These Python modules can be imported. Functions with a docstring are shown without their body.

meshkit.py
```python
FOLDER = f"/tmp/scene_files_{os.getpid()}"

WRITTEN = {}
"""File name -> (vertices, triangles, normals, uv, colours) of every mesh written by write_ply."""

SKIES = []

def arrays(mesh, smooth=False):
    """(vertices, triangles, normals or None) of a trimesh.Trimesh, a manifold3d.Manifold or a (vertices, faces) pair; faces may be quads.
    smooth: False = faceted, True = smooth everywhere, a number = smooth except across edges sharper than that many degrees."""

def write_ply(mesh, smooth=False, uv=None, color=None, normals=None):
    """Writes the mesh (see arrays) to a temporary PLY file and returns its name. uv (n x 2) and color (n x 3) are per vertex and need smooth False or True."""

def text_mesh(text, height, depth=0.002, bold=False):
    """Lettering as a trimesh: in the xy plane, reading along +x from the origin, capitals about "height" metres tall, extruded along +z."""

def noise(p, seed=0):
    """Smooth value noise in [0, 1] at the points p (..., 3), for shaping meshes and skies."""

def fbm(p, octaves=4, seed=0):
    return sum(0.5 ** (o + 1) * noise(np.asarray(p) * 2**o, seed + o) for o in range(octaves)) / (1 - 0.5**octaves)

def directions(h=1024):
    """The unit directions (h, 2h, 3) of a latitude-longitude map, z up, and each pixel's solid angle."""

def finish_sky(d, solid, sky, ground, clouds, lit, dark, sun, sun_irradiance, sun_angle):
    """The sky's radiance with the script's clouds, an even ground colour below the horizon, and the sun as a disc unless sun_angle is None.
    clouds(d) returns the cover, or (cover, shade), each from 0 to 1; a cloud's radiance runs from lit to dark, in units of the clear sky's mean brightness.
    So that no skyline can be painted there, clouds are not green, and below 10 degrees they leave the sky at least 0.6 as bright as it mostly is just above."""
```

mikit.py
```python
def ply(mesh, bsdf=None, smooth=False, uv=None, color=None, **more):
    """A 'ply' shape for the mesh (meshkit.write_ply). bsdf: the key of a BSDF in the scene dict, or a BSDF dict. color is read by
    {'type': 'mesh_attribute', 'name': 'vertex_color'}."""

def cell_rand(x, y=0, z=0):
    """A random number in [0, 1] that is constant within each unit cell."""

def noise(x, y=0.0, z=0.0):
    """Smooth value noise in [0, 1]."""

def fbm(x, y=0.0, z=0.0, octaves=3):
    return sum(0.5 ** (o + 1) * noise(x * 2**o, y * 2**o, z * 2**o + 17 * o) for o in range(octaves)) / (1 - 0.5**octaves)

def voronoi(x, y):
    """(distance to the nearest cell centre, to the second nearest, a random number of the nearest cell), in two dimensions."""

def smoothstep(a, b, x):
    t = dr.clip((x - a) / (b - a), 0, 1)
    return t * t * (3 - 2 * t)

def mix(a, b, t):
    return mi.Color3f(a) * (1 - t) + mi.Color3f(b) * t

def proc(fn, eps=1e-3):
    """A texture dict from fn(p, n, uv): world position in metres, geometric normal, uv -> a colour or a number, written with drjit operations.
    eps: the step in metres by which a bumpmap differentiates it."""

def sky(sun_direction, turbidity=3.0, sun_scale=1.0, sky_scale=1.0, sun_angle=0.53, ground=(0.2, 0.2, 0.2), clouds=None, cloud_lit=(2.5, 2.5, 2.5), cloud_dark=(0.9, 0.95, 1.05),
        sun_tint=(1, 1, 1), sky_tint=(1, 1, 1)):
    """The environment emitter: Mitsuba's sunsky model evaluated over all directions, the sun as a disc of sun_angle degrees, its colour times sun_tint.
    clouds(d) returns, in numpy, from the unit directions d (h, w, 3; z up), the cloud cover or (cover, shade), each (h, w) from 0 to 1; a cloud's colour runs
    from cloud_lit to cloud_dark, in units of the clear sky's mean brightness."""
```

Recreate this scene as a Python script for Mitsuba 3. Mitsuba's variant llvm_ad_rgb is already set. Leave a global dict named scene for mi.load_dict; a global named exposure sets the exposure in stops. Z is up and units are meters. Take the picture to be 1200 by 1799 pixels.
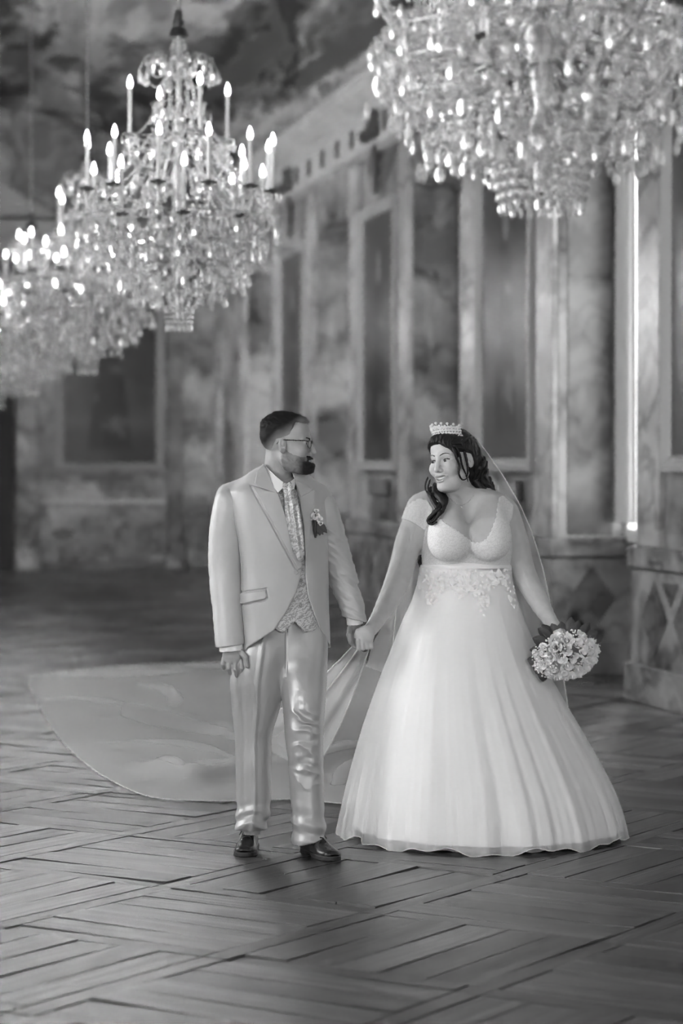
import math, random
import numpy as np, trimesh, mitsuba as mi, drjit as dr, mikit, meshkit
from mikit import noise, fbm, cell_rand, smoothstep, mix, proc
from shapely.geometry import Polygon

# ---------------------------------------------------------------- camera, exposure, lights
scene, labels = {}, {}
T = mi.ScalarTransform4f
F_PX, EYE, HORIZON = 4250.0, 1.58, 824.0          # focal length in pixels of the 1200 wide frame, eye height, horizon row
PITCH = math.degrees(math.atan((899.5 - HORIZON) / F_PX))
YAW = math.radians(11.7)                            # the hall runs 11.7 degrees to the left of the view axis
scene['camera'] = {'type': 'thinlens', 'fov': 2 * math.degrees(math.atan(600 / F_PX)), 'fov_axis': 'x', 'aperture_radius': 0.021, 'focus_distance': 9.95,
                   'near_clip': 0.1, 'far_clip': 200.0,
                   'to_world': T().look_at(origin=[0, 0, EYE], target=[0, 10, EYE - 10 * math.tan(math.radians(PITCH))], up=[0, 0, 1])}
exposure = -0.38
WINDOW_NEAR, WINDOW_FAR, WINDOW_RIGHT, BACK_FILL, BULB = 15.0, 2.5, 1.3, 18.0, 560.0   # radiance of the day-lit panes, the added back windows and the candle bulbs
scene['sky_glow'] = {'type': 'constant', 'radiance': {'type': 'rgb', 'value': 0.35}}

# ---------------------------------------------------------------- helpers
CA, SA = math.cos(YAW), math.sin(YAW)
def hall(v):
    v = np.asarray(v, float)
    return np.stack([v[:, 0] * CA - v[:, 1] * SA, v[:, 0] * SA + v[:, 1] * CA, v[:, 2]], 1)
def hall_pt(X, Y, Z=0.0): return hall(np.array([[X, Y, Z]]))[0]
def hxy(p): return p.x * CA + p.y * SA, p.y * CA - p.x * SA
def at(px, py, Y):
    """The point that stands at depth Y on the sight line of a pixel of the 1200 x 1799 frame."""
    return np.array([(px - 600) / F_PX * Y, Y, EYE - (py - HORIZON) / F_PX * Y])
count = {}
def nm(base):
    n = count.get(base, 0); count[base] = n + 1
    return base if n == 0 else f'{base}_{n:03d}'
def lab(key, label=None, cat=None, group=None, kind=None):
    d = {k: v for k, v in (('label', label), ('category', cat), ('group', group), ('kind', kind)) if v}
    labels[key] = {**labels.get(key, {}), **d}
def put(key, mesh, mat, smooth=False, to_hall=False, **kw):
    if isinstance(mesh, trimesh.Trimesh): mesh = (np.array(mesh.vertices), np.array(mesh.faces))
    if to_hall: mesh = (hall(mesh[0]), mesh[1])
    scene[key] = mikit.ply(mesh, mat, smooth=smooth, **kw)
    return key
def join(ms):
    vs, fs, n = [], [], 0
    for m in ms:
        v, f = (m.vertices, m.faces) if isinstance(m, trimesh.Trimesh) else m
        v, f = np.asarray(v), np.asarray(f)
        if f.shape[1] == 4: f = np.vstack([f[:, [0, 1, 2]], f[:, [0, 2, 3]]])
        vs.append(v); fs.append(f + n); n += len(v)
    return np.vstack(vs), np.vstack(fs)
BOXF = np.array([[0, 1, 3], [0, 3, 2], [4, 6, 7], [4, 7, 5], [0, 4, 5], [0, 5, 1], [2, 3, 7], [2, 7, 6], [0, 2, 6], [0, 6, 4], [1, 5, 7], [1, 7, 3]])
def box(x0, x1, y0, y1, z0, z1, c=0.0):
    if c <= 0:
        return np.array([[x, y, z] for x in (x0, x1) for y in (y0, y1) for z in (z0, z1)], float), BOXF
    pts = [[x + sx * a, y + sy * b, z + sz * d] for x, sx in ((x0, c), (x1, -c)) for y, sy in ((y0, c), (y1, -c)) for z, sz in ((z0, c), (z1, -c)) for a, b, d in ((1, 1, 0), (1, 0, 1), (0, 1, 1))]
    h = trimesh.convex.convex_hull(np.array(pts))
    return np.array(h.vertices), np.array(h.faces)
def tube(path, r, sides=8, caps=True):
    p = np.asarray(path, float); n = len(p); r = np.broadcast_to(r, (n,))
    t = np.gradient(p, axis=0); t /= np.linalg.norm(t, axis=1, keepdims=True) + 1e-12
    a = np.cross(t[0], [0, 0, 1] if abs(t[0][2]) < .9 else [1, 0, 0]); a /= np.linalg.norm(a); A = [a]
    for i in range(1, n):
        a = a - t[i] * a.dot(t[i]); a /= np.linalg.norm(a) + 1e-12; A.append(a)
    A = np.array(A); B = np.cross(t, A); g = np.arange(sides) * 2 * np.pi / sides
    v = (p[:, None] + r[:, None, None] * (np.cos(g)[None, :, None] * A[:, None] + np.sin(g)[None, :, None] * B[:, None])).reshape(-1, 3)
    i, j = np.meshgrid(np.arange(n - 1), np.arange(sides), indexing='ij'); k = (j + 1) % sides
    f = np.stack([i * sides + j, i * sides + k, (i + 1) * sides + k, (i + 1) * sides + j], -1).reshape(-1, 4)
    f = np.vstack([f[:, [0, 1, 2]], f[:, [0, 2, 3]]])
    if caps:
        f = np.vstack([f, [[0, m + 1, m] for m in range(1, sides - 1)], [[(n - 1) * sides, (n - 1) * sides + m, (n - 1) * sides + m + 1] for m in range(1, sides - 1)]])
    return v, f
def lathe(prof, sides=16):
    prof = np.asarray(prof, float); g = np.arange(sides) * 2 * np.pi / sides
    v = np.stack([prof[:, 0, None] * np.cos(g), prof[:, 0, None] * np.sin(g), np.broadcast_to(prof[:, 1, None], (len(prof), sides))], -1).reshape(-1, 3)
    i, j = np.meshgrid(np.arange(len(prof) - 1), np.arange(sides), indexing='ij'); k = (j + 1) % sides
    f = np.stack([i * sides + j, i * sides + k, (i + 1) * sides + k, (i + 1) * sides + j], -1).reshape(-1, 4)
    return v, np.vstack([f[:, [0, 1, 2]], f[:, [0, 2, 3]]])
def prism(poly, h0, h1, axes):
    """Polygon extruded along a third axis: axes gives the two coordinates of the polygon, the rest is the height."""
    m = trimesh.creation.extrude_polygon(Polygon(poly), h1 - h0, engine='earcut')
    v = np.array(m.vertices); out = np.zeros_like(v); rest = ({0, 1, 2} - set(axes)).pop()
    out[:, axes[0]], out[:, axes[1]], out[:, rest] = v[:, 0], v[:, 1], v[:, 2] + h0
    f = np.array(m.faces)
    if np.linalg.det(np.eye(3)[[axes[0], axes[1], rest]]) < 0: f = f[:, ::-1]
    return out, f
def move(m, d): return np.asarray(m[0]) + np.asarray(d), m[1]
def spin(m, a):
    v = np.asarray(m[0]); c, s = math.cos(a), math.sin(a)
    return np.stack([v[:, 0] * c - v[:, 1] * s, v[:, 0] * s + v[:, 1] * c, v[:, 2]], 1), m[1]
def sheet(P, closed=False):
    """Grid of points (n, m, 3) as a mesh."""
    n, m = P.shape[:2]; i, j = np.meshgrid(np.arange(n - 1), np.arange(m if closed else m - 1), indexing='ij'); k = (j + 1) % m
    f = np.stack([i * m + j, i * m + k, (i + 1) * m + k, (i + 1) * m + j], -1).reshape(-1, 4)
    return P.reshape(-1, 3), np.vstack([f[:, [0, 1, 2]], f[:, [0, 2, 3]]])

OCT = trimesh.creation.icosphere(subdivisions=0)
# ---------------------------------------------------------------- materials of the hall
def grey(v): return {'type': 'rgb', 'value': float(v)}
def plastic(key, tex, alpha, two=False, ior=1.5):
    scene[key] = {'type': 'roughplastic', 'diffuse_reflectance': tex if isinstance(tex, dict) else grey(tex), 'alpha': alpha, 'int_ior': ior, 'nonlinear': False}
def matte(key, tex): scene[key] = {'type': 'twosided', 'bsdf': {'type': 'diffuse', 'reflectance': tex if isinstance(tex, dict) else grey(tex)}}
def marble_fn(lo, hi, sc, vein, seed):
    def fn(p, n, uv):
        X, Y = hxy(p); q = (X + Y * 1.0) * sc + seed; z = p.z * sc
        w = fbm(q * .9, z * .7, X * sc, 4)
        a = fbm(q * .8 + 3.5 * w, z * 1.6 + 2.5 * w, seed * 1.0, 5)
        v = 1 - dr.abs(2 * fbm(q * 1.3 + 2 * w, z * 2.2 - 1.5 * w, seed + 9.0, 4) - 1)
        v = smoothstep(.82, .99, v)
        return mi.Color3f(dr.clip(lo + (hi - lo) * smoothstep(.25, .75, a) - vein * v, .01, .9))
    return fn
plastic('marble', proc(marble_fn(.06, .29, 1.1, .06, 3.0)), .075)
plastic('marble_light', proc(marble_fn(.20, .42, 1.2, .10, 11.0)), .05)
plastic('marble_dark', proc(marble_fn(.03, .19, 1.5, .03, 23.0)), .12)
plastic('marble_inlay', proc(marble_fn(.025, .10, 3.0, .02, 31.0)), .15)
plastic('stone_dado', proc(marble_fn(.07, .25, 1.6, .06, 41.0)), .16)
matte('plaster', proc(marble_fn(.20, .30, .8, .03, 51.0)))
matte('plaster_light', proc(marble_fn(.34, .42, .8, .03, 57.0)))
plastic('bronze', .035, .25)
plastic('gilt', .30, .16)
plastic('gilt_dull', .18, .2)
matte('black_wood', .02)
matte('curtain_cloth', .62)
matte('window_wood', .6)
def fresco(p, n, uv):
    X, Y = hxy(p); s = mi.Float(uv.x)
    w1 = fbm(Y * .35, s * .9, 1.0, 4); w2 = fbm(Y * .45 + 7, s * 1.1, 5.0, 4)
    a = fbm(Y * .22 + 2.0 * w1 + 3, s * 2.6 + 2.6 * w2, 2.0, 5)
    b = fbm(Y * .6 + 2 * w2, s * 4.5 + 3 * w1, 8.0, 4)
    g = .045 + .17 * smoothstep(.30, .72, a) + .16 * smoothstep(.42, .72, b) * smoothstep(.3, .6, a)
    fig = smoothstep(.52, .62, fbm(Y * .9 + 3 * w1, s * 2.2 + 2 * w2, 14.0, 4))
    return mi.Color3f(dr.clip(g * (1 - .65 * fig), .012, .6))
matte('fresco', proc(fresco))
def wood(p, n, uv):
    k = cell_rand(dr.floor(uv.x / 4), dr.floor(uv.y / 4)); a = uv.x; b = uv.y
    g = fbm(a * 2.0 + k * 50, b * 42.0 + 1.5 * fbm(a * 3, b * 8, k * 9, 2), k * 31, 4); g2 = noise(a * 7, b * 170, k * 7)
    t = (.010 + .058 * k * k) * dr.select(uv.x > 3000, .55, 1.0)
    return mi.Color3f(dr.clip(t * (.45 + 1.1 * g) * (.8 + .4 * g2), .008, .3))
def wood_relief(p, n, uv):
    k = cell_rand(dr.floor(uv.x / 4), dr.floor(uv.y / 4))
    return .0022 * fbm(uv.x * 1.8 + k * 50, uv.y * 24.0, k * 31, 3) + .0095 * fbm(uv.x * 1.6 + 5 + k * 20, uv.y * 9, k * 9, 2)
scene['parquet'] = {'type': 'bumpmap', 'nested_texture': proc(wood_relief, 2e-3), 'scale': 1.0,
                    'bsdf': {'type': 'roughplastic', 'diffuse_reflectance': proc(wood), 'alpha': .17, 'int_ior': 2.0, 'nonlinear': False}}
def portrait(p, n, uv):
    u, v = uv.x, uv.y                                   # a dim full-length figure in a dark interior
    bg = .008 + .02 * fbm(u * 3, v * 4, 3.0, 4) + .012 * smoothstep(.1, .0, dr.abs(v - .25))
    head = smoothstep(.075, .05, dr.sqrt(dr.square((u - .5) * 1.0) + dr.square((v - .78) * .9)))
    body = smoothstep(.02, -.02, dr.abs(u - .5) - (.10 + .20 * (.75 - v))) * smoothstep(.76, .70, v) * smoothstep(.05, .12, v)
    c = bg * (1 - .7 * body) + .05 * head + .025 * body * smoothstep(.5, .7, fbm(u * 7, v * 9, 9.0, 3))
    return mi.Color3f(dr.clip(c, .006, .3))
plastic('oil_paint', proc(portrait), .06)
scene['pane_glass'] = {'type': 'twosided', 'bsdf': {'type': 'roughplastic', 'diffuse_reflectance': grey(.5), 'alpha': .05}}

scene['crystal_glass'] = {'type': 'roughdielectric', 'alpha': .06, 'int_ior': 1.6, 'ext_ior': 1.0}
scene['crystal_face'] = {'type': 'roughconductor', 'material': 'none', 'alpha': .10, 'specular_reflectance': grey(.95)}
scene['crystal_body'] = {'type': 'roughplastic', 'diffuse_reflectance': grey(.75), 'alpha': .07, 'int_ior': 1.9, 'nonlinear': False}
scene['crystal'] = {'type': 'twosided', 'bsdf': {'type': 'blendbsdf', 'weight': .5, 'a': {'type': 'ref', 'id': 'crystal_body'}, 'b': {'type': 'ref', 'id': 'crystal_face'}}}
scene['silvered'] = {'type': 'twosided', 'bsdf': {'type': 'roughconductor', 'material': 'none', 'alpha': .2, 'specular_reflectance': grey(.55)}}
scene['dark_metal'] = {'type': 'roughplastic', 'diffuse_reflectance': grey(.03), 'alpha': .2}
scene['candle_wax'] = {'type': 'twosided', 'bsdf': {'type': 'diffuse', 'reflectance': grey(.82)}}
scene['bulb_glass'] = {'type': 'diffuse', 'reflectance': grey(.8)}

# ---------------------------------------------------------------- the hall, in its own frame: X across, Y along, camera at X = Y = 0
WR, WL, CX = 5.35, -1.40, 1.975
Y_FAR, Y_BACK = 38.1, -6.0
PIERS = [19.2 + 4.78 * k for k in range(-5, 4)]                 # pier centres; each is 2.8 wide
PW = 1.4
SOFFIT, SPRING = 4.3, 5.45
# floor: slab, then a parquet of square panels set diagonally, each panel of five boards and framed by border strips
put('floor', box(WL - .9, WR + .9, Y_BACK - .4, Y_FAR + .3, -.10, -.012), 'black_wood', to_hall=True); lab('floor', 'dark glossy oak parquet floor of framed diagonal panels', kind='structure')
PITCH_P, BAND = .95, .095
DA = math.radians(33.3); dN, dT = np.array([math.cos(DA), -math.sin(DA)]), np.array([math.sin(DA), math.cos(DA)])
rng = np.random.default_rng(4)
planks = []
def plank(n0, n1, t0, t1, along, band=0):
    c = .0012; tilt = rng.normal(0, .0060, 2); lift = rng.uniform(-.0015, 0)
    g = .0021; n0, n1, t0, t1 = n0 + g, n1 - g, t0 + g, t1 - g
    top = [(n0 + c, t0 + c), (n1 - c, t0 + c), (n1 - c, t1 - c), (n0 + c, t1 - c)]; bot = [(n0, t0), (n1, t0), (n1, t1), (n0, t1)]
    nc, tc = (n0 + n1) / 2, (t0 + t1) / 2
    v, uv = [], []
    r = rng.integers(0, 400, 2) * 4.0 + np.array([4000.0 * band, 0])
    for q, z in ((top, lift), (bot, -.011)):
        for a, b in q:
            w = a * dN + b * dT; v.append([w[0], w[1], z + (tilt[0] * (a - nc) + tilt[1] * (b - tc) if z > -.01 else 0)])
            uv.append((b - t0, a - n0) if along == 't' else (a - n0, b - t0))
    f = [[0, 1, 2], [0, 2, 3]] + [q for i in range(4) for q in ([i, i + 4, (i + 1) % 4 + 4], [i, (i + 1) % 4 + 4, (i + 1) % 4])]
    planks.append((np.array(v), np.array(f), np.array(uv) + r + 1.0))
for i in range(-46, 14):
    for j in range(-12, 44):
        n0, t0 = -4.62 + i * PITCH_P, 6.33 + j * PITCH_P
        w = (n0 + .47) * dN + (t0 + .47) * dT; X, Y = w[0] * CA + w[1] * SA, w[1] * CA - w[0] * SA
        if not (WL - .6 < X < WR + 1.2 and Y_BACK - .6 < Y < Y_FAR + .6) : continue
        seen = w[1] > 5.5 and abs(w[0]) < .155 * w[1] + 1.2
        if not seen and w[1] > 16: 
            pass
        h = BAND / 2
        plank(n0 - h, n0 + h, t0 - h, t0 + PITCH_P - h, 't', 1)
        plank(n0 + h, n0 + PITCH_P - h, t0 - h, t0 + h, 'n', 1)
        a0, a1, b0, b1 = n0 + h, n0 + PITCH_P - h, t0 + h, t0 + PITCH_P - h
        ns = 5
        for k in range(ns):
            if (i + j) % 2 == 0: plank(a0 + (a1 - a0) * k / ns, a0 + (a1 - a0) * (k + 1) / ns, b0, b1, 't')
            else: plank(a0, a1, b0 + (b1 - b0) * k / ns, b0 + (b1 - b0) * (k + 1) / ns, 'n')
def plank_key(m):
    c = m[0][:, :2].mean(0)
    return c[1] if c[1] > 6.5 and abs(c[0]) < .15 * c[1] + .1 else 1e3 + c[1]
planks.sort(key=plank_key)
for m in planks[:300]: put(nm('floor__plank'), (m[0], m[1]), 'parquet', uv=m[2])
rest = join([(m[0], m[1]) for m in planks[300:]])
put('floor__parquet_boards', rest, 'parquet', uv=np.vstack([m[2] for m in planks[300:]])); lab('floor__parquet_boards', kind='stuff')

def wall_side(side):
    """One long wall: piers with panels, jambs and dado between deep window niches. side +1 is the right wall, -1 the left."""
    w = 'wall_right' if side > 0 else 'wall_left'
    W = WR if side > 0 else WL
    def B(x0, x1, y0, y1, z0, z1, c=0.0):                       # x measured outwards from the wall face
        a, b = W + side * x0, W + side * x1
        return box(min(a, b), max(a, b), y0, y1, z0, z1, c)
    body = [B(.03, .95, y - PW, y + PW, 0, 5.0) for y in PIERS]
    edges = [Y_BACK] + [e for y in PIERS for e in (y - PW, y + PW)] + [Y_FAR + .2]
    gaps = [(edges[i], edges[i + 1]) for i in range(0, len(edges), 2)]
    for a, b in gaps: body.append(B(.03, .95, a, b, SOFFIT, 5.0))
    body.append(B(0.0, .95, Y_BACK, Y_FAR + .2, 4.95, 5.6))
    put(w, join(body), 'marble', to_hall=True); lab(w, 'long wall of polished marble piers between deep window niches', kind='structure')
    pr, cp, pl = nm, None, None
    for y in PIERS:
        vis = side > 0 and y > 12
        put(nm(w + '__plinth'), B(-.075, .9, y - PW - .075, y + PW + .075, 0, .256, .008), 'stone_dado', to_hall=True)
        put(nm(w + '__dado'), B(-.03, .9, y - PW - .03, y + PW + .03, .25, .90, .006), 'stone_dado', to_hall=True)
        put(nm(w + '__dado_cap'), B(-.06, .9, y - PW - .06, y + PW + .06, .905, 1.055, .012), 'stone_dado', to_hall=True)
        for s in (-1, 1):                                          # light upright strips at both edges of the pier
            put(nm(w + '__pilaster_strip'), B(-.015, .035, y + s * (PW - .24) - .23, y + s * (PW - .24) + .23, 1.055, 4.78, .006), 'marble_light', to_hall=True)
        put(nm(w + '__cap_band'), B(-.03, .035, y - PW, y + PW, 4.78, 4.9, .008), 'plaster', to_hall=True)
        if not vis: continue
        for s in (-1,):                                            # panel on the jamb that faces the camera
            e = y - PW
            put(nm(w + '__jamb_panel'), B(.10, .46, e - .012, e + .01, 1.075, 4.18, .006), 'marble_dark' if y < 20 else 'marble', to_hall=True)
            c = .29
            dia = [(W + c - .19, .58), (W + c, .32), (W + c + .19, .58), (W + c, .84)]
            put(nm(w + '__inlay'), prism(dia, e - .036, e - .029, (0, 2)), 'marble_inlay', to_hall=True)
        for k in range(4):                                         # dado inlays: a row of broad diamonds with small triangles between
            yc = y - PW + .44 + k * .64
            put(nm(w + '__inlay'), prism([(yc - .26, .58), (yc, .33), (yc + .26, .58), (yc, .83)], W - .037, W - .029, (1, 2)), 'marble_inlay', to_hall=True)
            if k < 3: put(nm(w + '__inlay'), prism([(yc + .16, .83), (yc + .32, .67), (yc + .48, .83)], W - .037, W - .029, (1, 2)), 'marble_inlay', to_hall=True)
    for k, (a, b) in enumerate(gaps):
        if b - a < .3: continue
        n = (0 if side > 0 else 20) + k + 1
        put(nm(w + '__niche_dado'), B(.58, .95, a, b, 0, 1.02, .01), 'stone_dado', to_hall=True)
        win = f'window_{n}'
        m = [B(.56, .64, a, a + .09, 1.02, SOFFIT), B(.56, .64, b - .09, b, 1.02, SOFFIT), B(.56, .64, a, b, 1.02, 1.12), B(.56, .64, a, b, SOFFIT - .1, SOFFIT)]
        put(win, join(m), 'window_wood', to_hall=True); lab(win, 'tall window set back in a marble niche', kind='structure')
        for t in (1.12 + (SOFFIT - 1.22) * q / 3 for q in (1, 2)): put(nm(win + '__glazing_bar'), B(.58, .62, a, b, t - .02, t + .02), 'window_wood', to_hall=True)
        put(nm(win + '__glazing_bar'), B(.575, .625, (a + b) / 2 - .035, (a + b) / 2 + .035, 1.1, SOFFIT), 'window_wood', to_hall=True)
        mid = (a + b) / 2
        rad = (WINDOW_RIGHT * (6 if 15 < mid < 18 else 1)) if side > 0 else (WINDOW_NEAR if mid < 13 else WINDOW_FAR)
        x = W + side * .66
        q = np.array([[x, a, 1.05], [x, b, 1.05], [x, b, SOFFIT], [x, a, SOFFIT]]); f = np.array([[0, 2, 1], [0, 3, 2]]) if side > 0 else np.array([[0, 1, 2], [0, 2, 3]])
        if side > 0: f = np.array([[0, 2, 1], [0, 3, 2]])
        nn = np.cross(q[f[0][1]] - q[f[0][0]], q[f[0][2]] - q[f[0][0]])
        if nn[0] * side > 0: f = f[:, ::-1]
        put(win + '__pane', (q, f), 'pane_glass', to_hall=True, emitter={'type': 'area', 'radiance': grey(rad), 'sampling_weight': 6.0})
wall_side(1); wall_side(-1)

def curtain(y0, y1, x0, x1, z0, z1, folds=5):
    n = 60; t = np.linspace(0, 1, n); zz = np.linspace(z1, z0, 12)
    P = np.zeros((12, n, 3))
    for i, z in enumerate(zz):
        k = 1 + .15 * (i / 11)
        P[i, :, 1] = y0 + (y1 - y0) * t; P[i, :, 0] = x0 + (x1 - x0) * (.5 + .5 * np.sin(t * folds * 2 * np.pi + .3 * i / 11)) * min(k, 1.1); P[i, :, 2] = z
    return sheet(P)
for y, what in ((PIERS[4], 'pale curtain hanging in the window niche right of the bouquet'), (PIERS[5], 'pale curtain hanging in the niche behind the tiara'), (PIERS[6], 'pale curtain hanging in the niche above the joined hands')):
    k = nm('curtain'); put(k, curtain(y - PW - .42, y - PW - .02, WR + .47, WR + .53, 1.17, 4.22), 'curtain_cloth', smooth=True, to_hall=True); lab(k, what, 'curtain')

# cornice and frieze along the right wall and across the far wall
def cornice(side, key):
    W = WR if side > 0 else WL
    prof = [(0.2, 4.86), (-.05, 4.86), (-.05, 4.92), (-.02, 4.94), (-.02, 5.2), (-.05, 5.22), (-.09, 5.22), (-.09, 5.245), (-.20, 5.27), (-.30, 5.33), (-.34, 5.40), (-.34, 5.46), (.2, 5.46)]
    m = prism([(W + side * a, z) for a, z in prof], Y_BACK, Y_FAR, (0, 2))
    put(key, m, 'plaster_light', to_hall=True); lab(key, 'pale moulded cornice and frieze under the vault', kind='structure')
    put(key + '__soffit_board', box(min(W - side * .33, W + side * .2), max(W - side * .33, W + side * .2), Y_BACK, Y_FAR, 5.455, 5.52, .01), 'plaster', to_hall=True)
    if side > 0:
        for y in PIERS[3:]:
            for k in range(-3, 4):
                if k == 0: continue
                yy = y + (k - .5 * np.sign(k)) * .79 + .0
                if 14 < yy < Y_FAR - .3: put(nm(key + '__slot'), box(W - .035, W - .015, yy - .085, yy + .085, 4.975, 5.165, .004), 'bronze', to_hall=True)
cornice(1, 'trim_1'); cornice(-1, 'trim_2')
# ornaments over the piers: a bracket in the frieze and a long drop below
def drop(y):
    t = np.linspace(0, 1, 13)
    ms = [lathe([(0, 4.36), (.03, 4.38), (.055, 4.45), (.035, 4.5), (.07, 4.58), (.045, 4.66), (.075, 4.74), (.05, 4.82), (.03, 4.86), (0, 4.86)], 10)]
    ms = [(m[0] * [.7, 1.15, 1] + [WR - .04, y, 0], m[1]) for m in ms]
    ms.append(box(WR - .16, WR - .02, y - .13, y + .13, 4.93, 5.02, .02)); ms.append(box(WR - .11, WR - .02, y - .09, y + .09, 5.0, 5.2, .02))
    ms.append(move(lathe([(0, -.06), (.05, -.04), (.065, 0), (.05, .05), (0, .07)], 10), (WR - .15, y, 4.93)))
    return join(ms)
names = {4: 'above the painting right of the bride', 5: 'above the painting between groom and bride', 6: 'above the painting behind the groom', 3: 'above the painting at the picture edge', 7: 'above the farthest painting of the right wall'}
for i in (4, 5, 6, 7):
    k = nm('wall_ornament'); put(k, drop(PIERS[i]), 'bronze', smooth=40, to_hall=True); lab(k, 'dark carved bracket with a long drop, ' + names[i], 'wall ornament')

def frame_bars(a, b, z0, z1, w, d, fix):
    """Four mitred bars around the rectangle a..b, z0..z1; fix maps (s, z, depth) arrays to hall points."""
    out = []
    prof = [(0, 0), (0, d), (w * .25, d * 1.15), (w * .6, d * .6), (w * .8, d * .75), (w, d * .35), (w, 0)]
    for c0, c1, ax in (((a, z0), (b, z0), 'b'), ((b, z0), (b, z1), 'r'), ((b, z1), (a, z1), 't'), ((a, z1), (a, z0), 'l')):
        dirv = np.array(c1, float) - c0; L = np.linalg.norm(dirv); dirv /= L; inn = np.array([-dirv[1], dirv[0]])
        P = np.zeros((2, len(prof), 3))
        for k, (o, h) in enumerate(prof):
            p0 = np.array(c0) + dirv * o + inn * o; p1 = np.array(c1) - dirv * o + inn * o
            P[0, k] = fix(p0[0], p0[1], h); P[1, k] = fix(p1[0], p1[1], h)
        v, f = sheet(P); out.append((v, f))
    return out
def painting(label, fix, a, b, z0, z1, w=.11, flip=False, gilt='gilt'):
    k = nm('portrait_painting'); lab(k, label, 'painting')
    def mk(m): return (m[0], m[1][:, ::-1]) if flip else m
    for m in frame_bars(a, b, z0, z1, w, .06, fix): put(nm(k + '__frame'), (m[0], m[1][:, ::-1]), gilt, to_hall=True)
    n = w * .9; q = np.array([fix(a + n, z0 + n, .02), fix(b - n, z0 + n, .02), fix(b - n, z1 - n, .02), fix(a + n, z1 - n, .02)] + [fix(a + n, z0 + n, .002), fix(b - n, z0 + n, .002), fix(b - n, z1 - n, .002), fix(a + n, z1 - n, .002)])
    f = np.array([[0, 1, 2], [0, 2, 3], [4, 6, 5], [4, 7, 6], [0, 4, 5], [0, 5, 1], [1, 5, 6], [1, 6, 2], [2, 6, 7], [2, 7, 3], [3, 7, 4], [3, 4, 0]])
    uv = np.array([[0, 0], [1, 0], [1, 1], [0, 1]] * 2, float)
    put(k + '__canvas', mk((q, f)), 'oil_paint', to_hall=True, uv=uv); lab(k + '__canvas', 'dark varnished canvas')
    return k
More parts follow.
